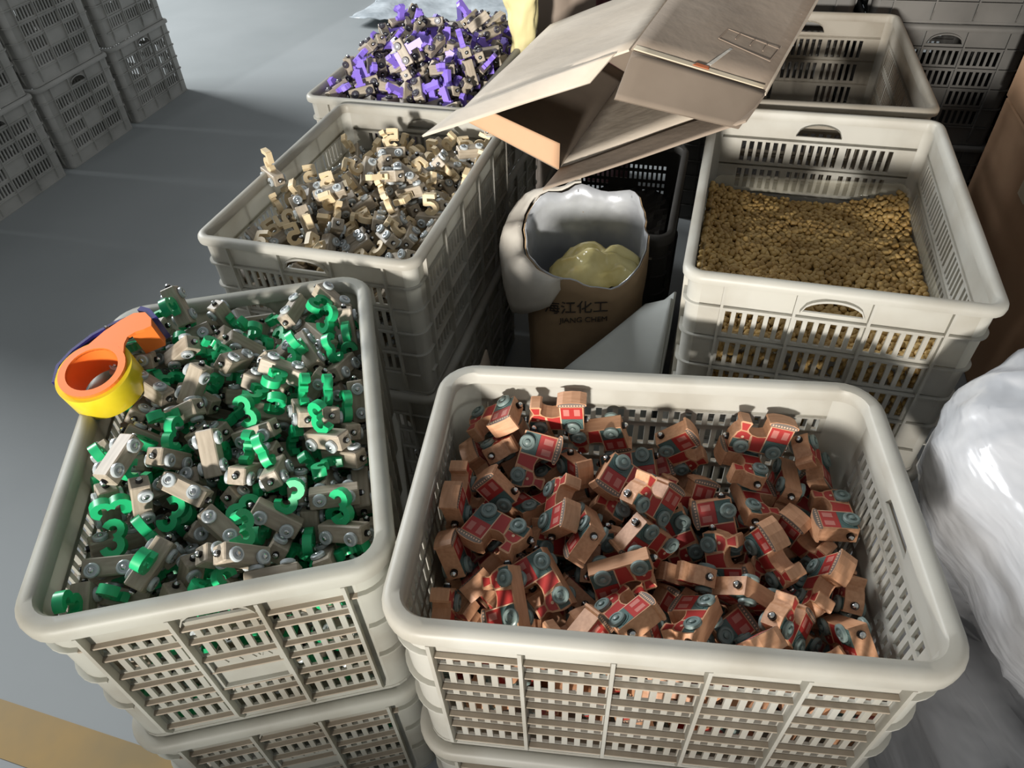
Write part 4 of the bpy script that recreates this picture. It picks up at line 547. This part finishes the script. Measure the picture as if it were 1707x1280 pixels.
bg = link('clear_bag', sheet(skirt, len(path)-1, 4, .0004, 'clear_bag', [M['clear']]), None, OE, (0, 0, yaw)); tag(bg, 'clear plastic bag lining the golden pellets in the back right crate', 'plastic bag')

# ------------------------------------------------------------------ dark leftovers in the back right crate
x, y, yaw, H = CR['F']
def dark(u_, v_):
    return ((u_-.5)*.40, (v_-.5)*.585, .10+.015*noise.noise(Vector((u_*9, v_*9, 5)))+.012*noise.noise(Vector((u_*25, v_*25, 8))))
o = link('dark_scrap_and_fill', sheet(dark, 30, 40, .01, 'dark_scrap_and_fill', [M['crate_dark']], False), None, (x, y, H), (0, 0, yaw)); tag(o, 'dark scrap pieces at the bottom of the back right crate', 'scrap', None, 'stuff')

o = link('dark_scrap_and_fill', sheet(lambda u_, v_: ((u_-.5)*.28, (v_-.5)*.46, .11+.02*noise.noise(Vector((u_*7, v_*9, 15)))+.012*noise.noise(Vector((u_*19, v_*25, 18)))), 24, 32, .01, 'dark_scrap_and_fill', [M['crate_dark']], False), None, (.285, 1.672, .25), (0, 0, -.29)); tag(o, 'added black layer blocking light in the dark crate behind the paper bag', 'scrap', None, 'stuff')  # black layer added to stop light showing through the lower slots
# ------------------------------------------------------------------ carton
P1, P2, P3, P4 = Vector((-.082, 1.513, .765)), Vector((.257, 1.427, .903)), Vector((.546, 1.452, .800)), Vector((.127, 1.449, .655))
AX = Vector((.3868, .9220, -.0149))
F1, F2, F3, F4 = P1+AX*.62, P2+AX*.60, Vector((.90, 2.08, .862)), P4+AX*.60
cn = link('cardboard_box', None, None, P4); tag(cn, 'open brown cardboard box lying tilted across the crates', 'box')
def slab(name, a, b, c, d, material, thick=.004, wob=.006, nu=10, nv=8, seed=0, parent=cn, tip=None):
    """quad a-b-c-d (a->b first edge) as a gently warped board"""
    def f(u_, v_):
        p = a.lerp(b, u_).lerp(d.lerp(c, u_), v_)
        e = math.sin(PI*u_)*math.sin(PI*v_)
        n = (b-a).cross(d-a).normalized()
        return tuple(p+n*(wob*noise.noise(p*7+Vector((seed, 0, 0)))*(.4+e))-parent.location)
    return link(name, sheet(f, nu, nv, thick, name, [material] if not isinstance(material, list) else material), parent)
slab('side_panel', P1, P2, F2, F1, M['card_pale'], seed=1)
slab('side_panel', P2+Vector((.006, 0, .002)), P3, F3, F2+Vector((.006, 0, .002)), M['card'], seed=2)
slab('side_panel', P4, P3+Vector((.002, 0, -.006)), F3+Vector((.002, 0, -.006)), F4, M['card_pale'], seed=3)  # inner bottom panel: paler card, the light on it put into the colour
slab('side_panel', P1+Vector((0, 0, -.005)), P4, F4, F1+Vector((0, 0, -.005)), M['card_in_shaded'], seed=4)
slab('end_panel', F1, F2, F3, F4, M['card_in_shaded'], seed=5)
slab('flap', P1+Vector((-.004, -.003, .002)), P1.lerp(P2, .93)+Vector((0, -.004, .002)), P1.lerp(P2, .82)+Vector((-.012, -.03, -.03)), Vector((-.156, 1.432, .750)), M['card_pale'], wob=.003, seed=6)
slab('flap', P2+Vector((.006, -.005, -.004)), P3+Vector((-.002, -.005, -.002)), Vector((.474, 1.362, .762)), Vector((.222, 1.352, .838)), M['card_in_shaded'], wob=.002, seed=7)
slab('flap', P4+Vector((.004, -.003, 0)), P3+Vector((0, -.004, -.01)), Vector((.487, 1.362, .774)), Vector((.086, 1.355, .655)), M['card'], wob=.004, seed=8)
slab('flap', P1+Vector((.002, -.003, -.012)), P4+Vector((0, -.003, .0)), Vector((.130, 1.462, .706)), Vector((-.034, 1.504, .777)), M['card_orange'], wob=.002, seed=9)
nn = (P3-P2).cross(F2-P2).normalized()
if nn.z < 0: nn = -nn
def onp(s, t, h=.004): return P2.lerp(P3, s).lerp(F2.lerp(F3, s), t)+nn*h
slab('paper_tape', onp(.03, -.004), onp(.98, -.004), onp(.98, .018), onp(.03, .034), M['tapewhite'], .001, .001, seed=10)
slab('paper_tape', onp(.52, .03), onp(.55, .03), onp(.63, .19), onp(.61, .19), M['paperwhite'], .001, .001, seed=11)
slab('stain_patch', onp(.44, .004, .006), onp(.56, .004, .006), onp(.55, .024, .006), onp(.46, .026, .006), M['stain'], .0006, .001, seed=12)
pr = MB()
def mark(s0, t0, s1, t1, wd=.004):
    a, b_ = onp(s0, t0, .0062), onp(s1, t1, .0062); d = (b_-a).normalized(); e = d.cross(nn).normalized()*wd/2
    vs = [a-e, b_-e, b_+e, a+e]; vs += [p-nn*.0015 for p in vs]
    pr.add([p-cn.location for p in vs], [(0, 1, 2, 3), (7, 6, 5, 4), (0, 4, 5, 1), (1, 5, 6, 2), (2, 6, 7, 3), (3, 7, 4, 0)])
for s0, t0, s1, t1 in ((.52, .33, .94, .25), (.50, .24, .92, .16), (.52, .33, .50, .24), (.94, .25, .92, .16), (.62, .31, .61, .26), (.74, .285, .73, .235), (.84, .265, .835, .215)): mark(s0, t0, s1, t1, .0024)
link('faded_print', pr.mesh('faded_print', [mat('faded_ink', (.24, .18, .135), .8)]), cn)

# ------------------------------------------------------------------ paper bag in the gap
bag = link('paper_bag', None, None, (.172, 1.305, 0)); tag(bag, 'open kraft paper bag with silver lining in the gap under the cardboard box', 'bag')
def bagring(th, s, r=1.0):
    """s 0..1 height fraction"""
    c, sn = math.cos(th), math.sin(th)
    k = (abs(c)**3.2+abs(sn)**3.2)**(-1/3.2)
    rx, ry = .126*(1-.06*(1-s)), .100*(1-.03*(1-s))
    top = .583+.045*sn+.01*c+.022*noise.noise(Vector((c*2.6, sn*2.6, 1)))
    dip = -.045*math.exp(-((th-5.05)/.45)**2)
    z = (top+dip)*s
    q = 1+(.09*noise.noise(Vector((c*2.2, sn*2.2, s*4)))+.05*abs(noise.noise(Vector((c*5, sn*5, s*7+3)))))*s
    return Vector((rx*k*c*q*r, ry*k*sn*q*r, z))
link('bag_body', sheet(lambda u_, v_: bagring(2*PI*u_, v_), 56, 16, .002, 'bag_body', [M['kraft']]), bag)
link('silver_lining', sheet(lambda u_, v_: bagring(2*PI*u_, .45+.555*v_, .965)+Vector((0, 0, .0)), 56, 12, -.001, 'silver_lining', [M['foil']]), bag)
def collar(u_, v_):
    th = PI*.50+u_*PI*.86; p = bagring(th, 1.0, 1.0); t = v_
    sm = max(0, math.sin(PI*u_))**.6; o_ = .048*math.sin(t*2.3)*(.25+.75*sm); d = Vector((math.cos(th), math.sin(th), 0))
    return p+d*(.004+o_)+Vector((0, 0, .012*math.sin(t*3)-.155*t*t*(.10+.90*sm)+.010*noise.noise(p*18+Vector((0, 0, t*4)))))
link('folded_collar', sheet(collar, 26, 10, .0015, 'folded_collar', [M['paperwhite']]), bag)
def resin(u_, v_):
    a = 2*PI*u_; r = .105*v_
    return (.022+r*math.cos(a)*.95, -.018+r*.70*math.sin(a), .495+.05*(1-v_**2)+.028*noise.noise(Vector((r*math.cos(a)*22, r*math.sin(a)*22, 2))))
o = link('plastic_liner', sheet(resin, 28, 10, .003, 'plastic_liner', [M['resin']]), None, bag.location); tag(o, 'crumpled yellowish plastic film inside the open kraft bag', 'plastic film')
def text(s, size, name, parent, loc, rot, material, font=None):
    cu = bpy.data.curves.new(name, 'FONT'); cu.body = s; cu.size = size; cu.extrude = .0006; cu.align_x = 'CENTER'
    t = bpy.data.objects.new(name, cu); COL.objects.link(t); bpy.context.view_layer.update()
    dg = bpy.context.evaluated_depsgraph_get(); me = bpy.data.meshes.new_from_object(t.evaluated_get(dg)); bpy.data.objects.remove(t)
    me.materials.clear(); me.materials.append(material)
    return me
def wrap_on_bag(me, name, cx, z0):
    for v in me.vertices:
        X = v.co.x+cx; Z = z0+v.co.y
        # find the ring angle whose x matches, on the front half
        lo, hi = PI, 2*PI
        s = Z/.56
        for _ in range(24):
            md = (lo+hi)/2
            if bagring(md, s).x < X: lo = md
            else: hi = md
        v.co = Vector((X, bagring(lo, s).y-.0022-v.co.z, Z))
    me.update(); return link(name, me, bag)
try:
    wrap_on_bag(text('海江化工', .034, 't', bag, None, None, M['ink']), 'bag_lettering', -.028, .45)
    wrap_on_bag(text('JIANG CHEM', .018, 't', bag, None, None, M['ink']), 'bag_lettering', -.012, .424)
except Exception as e: print('text', e)
# white sack and card sheets leaning in the same gap
sk = link('white_sack', None, None, (.20, 1.04, 0)); tag(sk, 'white woven sack folded and leaning between the paper bag and the pellet crate', 'sack')
W3 = Vector
slab('sack_panel', W3((.097, 1.08, .395)), W3((.285, 1.015, .405)), W3((.325, 1.145, .52)), W3((.285, 1.19, .475)), M['sack'], .006, .012, seed=21, parent=sk)
slab('sack_panel', W3((.10, 1.06, .0)), W3((.27, .99, .0)), W3((.285, 1.015, .405)), W3((.097, 1.08, .395)), M['sack'], .006, .012, seed=22, parent=sk)
slab('sack_fold', W3((.262, 1.02, .40)), W3((.288, 1.01, .39)), W3((.335, 1.16, .525)), W3((.300, 1.18, .47)), M['sack'], .005, .012, seed=23, parent=sk)
for i in range(4):
    b0 = W3((-.075+.022*i, .885+.004*i, 0)); dv = W3((.30, .953, 0))*.27
    cs = link('cardboard_sheet', None, None, b0); tag(cs, ('first', 'second', 'third', 'fourth')[i]+' brown cardboard sheet from the middle left crate leaning in the gap', 'cardboard', 'cardboard sheets leaning in the gap')
    slab('sheet_board', b0, b0+dv, b0+dv+W3((-.055, .017, .40-.05*i)), b0+W3((-.055, .017, .34-.05*i)), M['card'], .004, .004, seed=30+i, parent=cs)

# ------------------------------------------------------------------ tape dispenser on the rim
C0 = W3((-.602, .802, .668))
td = link('tape_dispenser', None, None, C0); tag(td, 'orange handheld tape dispenser with a yellow tape roll resting on the front left crate', 'tape dispenser')
td.rotation_euler = (math.radians(9), math.radians(-10), math.radians(46))
Y2Z = lambda x_, y_, z_: (x_, z_, y_)          # lathe axis y -> z
mb = MB(); mb.lathe([(.0415, -.002), (.0415, .049), (.037, .049), (.037, -.002)], 40, 0, Y2Z, False, False)
for k in range(40): pass
me = mb.mesh('hub', [M['orange']]); smooth_angle(me, 40); link('hub', me, td)
mb = MB(); mb.lathe([(.0425, .0), (.054, .0), (.0545, .001), (.0545, .045), (.054, .046), (.0425, .046), (.0425, .0)], 48, 0, Y2Z, False, False)
me = mb.mesh('tape_roll', [M['yellow']]); smooth_angle(me, 40); link('tape_roll', me, td)
# side plate: ring and tapering arm
N = 40; outer = []; inner = [(.037*math.cos(2*PI*k/N), .037*math.sin(2*PI*k/N)) for k in range(N)]
def rad(a):   # outer radius of plate: ring with arm toward +x
    return .0475
outer = [(.0475*math.cos(2*PI*k/N), .0475*math.sin(2*PI*k/N)) for k in range(N)]
mb = MB()
vs = [(x_, y_, z_) for z_ in (.0465, .0515) for x_, y_ in outer]+[(x_, y_, z_) for z_ in (.0465, .0515) for x_, y_ in inner]
fs = []
for k in range(N):
    k2 = (k+1) % N
    fs += [(k, k2, N+k2, N+k), (2*N+k2, 2*N+k, 3*N+k, 3*N+k2), (N+k, N+k2, 3*N+k2, 3*N+k), (k2, k, 2*N+k, 2*N+k2)]
mb.add(vs, fs)
armp = [(.020, .043), (.050, .047), (.078, .046), (.098, .042), (.110, .030), (.109, .012), (.101, .000), (.090, .003), (.078, .009), (.066, .010), (.056, .003), (.0465, -.010), (.0475, .004), (.040, .025)]
mb.prism(armp, .0466, .0514, 0, Y2Z)
link('side_plate', mb.mesh('side_plate', [M['orange']]), td)
mb = MB()
ap = [(.072, .010), (.089, .004), (.101, .0), (.109, .012), (.105, .013), (.099, .005), (.089, .009), (.074, .015)]
mb.prism(ap, .002, .0466, 0, Y2Z); link('arm_body', mb.mesh('arm_body', [M['orange']]), td)
mb = MB(); bp = [(-.050, .030), (-.030, .053), (.000, .062), (.035, .064), (.070, .058), (.090, .049), (.090, .0455), (.069, .0535), (.035, .0595), (.000, .0575), (-.027, .049), (-.046, .028)]
mb.prism(bp, .004, .046, 0, Y2Z); link('handle_guard', mb.mesh('handle_guard', [M['navy']]), td)
mb = MB(); mb.prism([(.105, .045), (.1105, .031), (.1095, .012), (.117, .010), (.119, .032), (.113, .047)], .0, .050, 0, Y2Z); link('blade_holder', mb.mesh('blade_holder', [M['navy']]), td)
mb = MB(); mb.lathe([(.003, .0), (.003, .004), (.0018, .006)], 10, 0, lambda x_, y_, z_: (x_+.056, y_+.0505, z_+.049)); link('screw', mb.mesh('screw', [M['nail']]), td)

# ------------------------------------------------------------------ wrapped bundles at the right
def bundle(name, c, rx, ry, h, pw, seed, amp, freq, material, neck=.0):
    mb_v = []; nu, nv = 96, 56
    V = []; F = []
    for j in range(nv+1):
        ph = -PI/2+PI*j/nv
        for i in range(nu):
            th = 2*PI*i/nu
            cc, ss = math.cos(ph), math.sin(ph); e = lambda t_: math.copysign(abs(t_)**pw, t_)
            p = Vector((rx*e(cc)*e(math.cos(th)), ry*e(cc)*e(math.sin(th)), h/2*e(ss)))
            n = Vector((cc*math.cos(th), cc*math.sin(th), ss))
            q = p*freq+Vector((seed, 0, 0))
            d = amp*(noise.noise(q)*1.2-abs(noise.noise(q*2.1+Vector((3, 1, seed))))*1.1+.5*abs(noise.noise(Vector((q.x*4, q.y*4, q.z*1.3))))-.35*abs(noise.noise(q*4.5)))
            p = p+n*d; V.append(p)
    mz = min(v.z for v in V)
    V = [(v.x, v.y, max(v.z-mz, 0)) for v in V]
    for j in range(nv):
        for i in range(nu): F.append((j*nu+i, j*nu+(i+1) % nu, (j+1)*nu+(i+1) % nu, (j+1)*nu+i))
    me = bpy.data.meshes.new(name); me.from_pydata(V, [], F); me.materials.append(material); me.polygons.foreach_set('use_smooth', [True]*len(F)); me.update()
    return link(name, me, None, c)
o = bundle('wrapped_bundle', (.93, .40, 0), .42, .37, .40, .50, 3.3, .03, 6, M['film_grey']); tag(o, 'lower grey plastic wrapped bundle on the floor right of the train crate', 'bundle')
o = bundle('wrapped_bundle', (.96, .475, .42), .405, .30, .32, .62, 7.1, .024, 4.6, M['film']); tag(o, 'upper white plastic wrapped bundle right of the train crate', 'bundle')

# ------------------------------------------------------------------ cartons at the right edge
def carton(c, sx, sy, sz, yaw, label):
    r = link('carton', None, None, c, (0, 0, yaw)); tag(r, label, 'carton')
    mb = MB(); mb.box(-sx/2, sx/2, -sy/2, sy/2, 0, sz); link('carton_body', bevel(mb.mesh('carton_body', [M['card_orange']]), .004), r)
    mb = MB(); mb.box(-sx/2+.001, sx/2-.001, -.03, .03, sz, sz+.0012); mb.box(-.001-sx/2, -sx/2, -.03, .03, sz*.8, sz); link('sealing_tape', mb.mesh('sealing_tape', [M['tapewhite']]), r)
    return r
carton((1.56, 1.50, 0), .55, .75, .55, -.30, 'lower brown carton at the right edge beside the pellet crate')
carton((1.56, 1.52, .552), .53, .72, .55, -.28, 'upper brown carton at the right edge beside the pellet crate')

# ------------------------------------------------------------------ crumpled things at the back
def crumple(name, c, ax, ay, h, seed, material, label, cat, rot=0, thick=.002, n=22, curl=0):
    def f(u_, v_):
        x_, y_ = (u_-.5)*ax, (v_-.5)*ay
        q = Vector((u_*3+seed, v_*3, seed))
        z_ = h*(.5+.8*noise.noise(q)+.5*abs(noise.noise(q*2.3))-.25*abs(noise.noise(q*5)))
        return (x_+.03*ax*noise.noise(q*1.7), y_+.03*ay*noise.noise(q*1.9+Vector((5, 0, 0))), max(.003, z_))
    return tag(link(name, sheet(f, n, n, thick, name, [material]), None, c, (0, 0, rot)), label, cat)
crumple('plastic_sheet', (-.15, 5.1, .002), 1.15, 1.1, .06, 4.2, M['tarp'], 'crumpled bluish clear plastic sheet on the floor behind the back left crate', 'plastic sheet', -.3, n=40)
def scrunch(name, c, r, h, seed, material, label, cat, rot=(0, 0, 0)):
    V = []; F = []; nu, nv = 28, 14
    for j in range(nv+1):
        for i in range(nu):
            th = 2*PI*i/nu; t = j/nv; d = Vector((math.cos(th), math.sin(th), t*2))
            k = r*(.75+.5*t)*(1+.35*noise.noise(d*2+Vector((seed, 0, 0))))
            V.append((k*math.cos(th), k*.6*math.sin(th), h*t*(1+.15*noise.noise(d*1.5+Vector((0, seed, 0))))))
    for j in range(nv):
        for i in range(nu): F.append((j*nu+i, j*nu+(i+1) % nu, (j+1)*nu+(i+1) % nu, (j+1)*nu+i))
    F.append(tuple(range(nu-1, -1, -1)))
    me = bpy.data.meshes.new(name); me.from_pydata(V, [], F); me.materials.append(material); me.polygons.foreach_set('use_smooth', [True]*len(F)); me.update()
    return tag(link(name, me, None, c, rot), label, cat)
scrunch('paper_wrapper', (.085, 2.17, .66), .042, .20, 2.5, M['gold_paper'], 'crumpled yellow paper standing in the back right corner of the purple number crate', 'paper')
scrunch('brown_bag', (.21, 2.45, 0), .10, .84, 5.5, M['brownpaper'], 'crumpled brown paper bag behind the cardboard box', 'bag')
scrunch('maroon_bag', (.42, 2.66, 0), .12, .84, 8.5, M['maroon'], 'dark red plastic bag behind the cardboard box', 'bag')
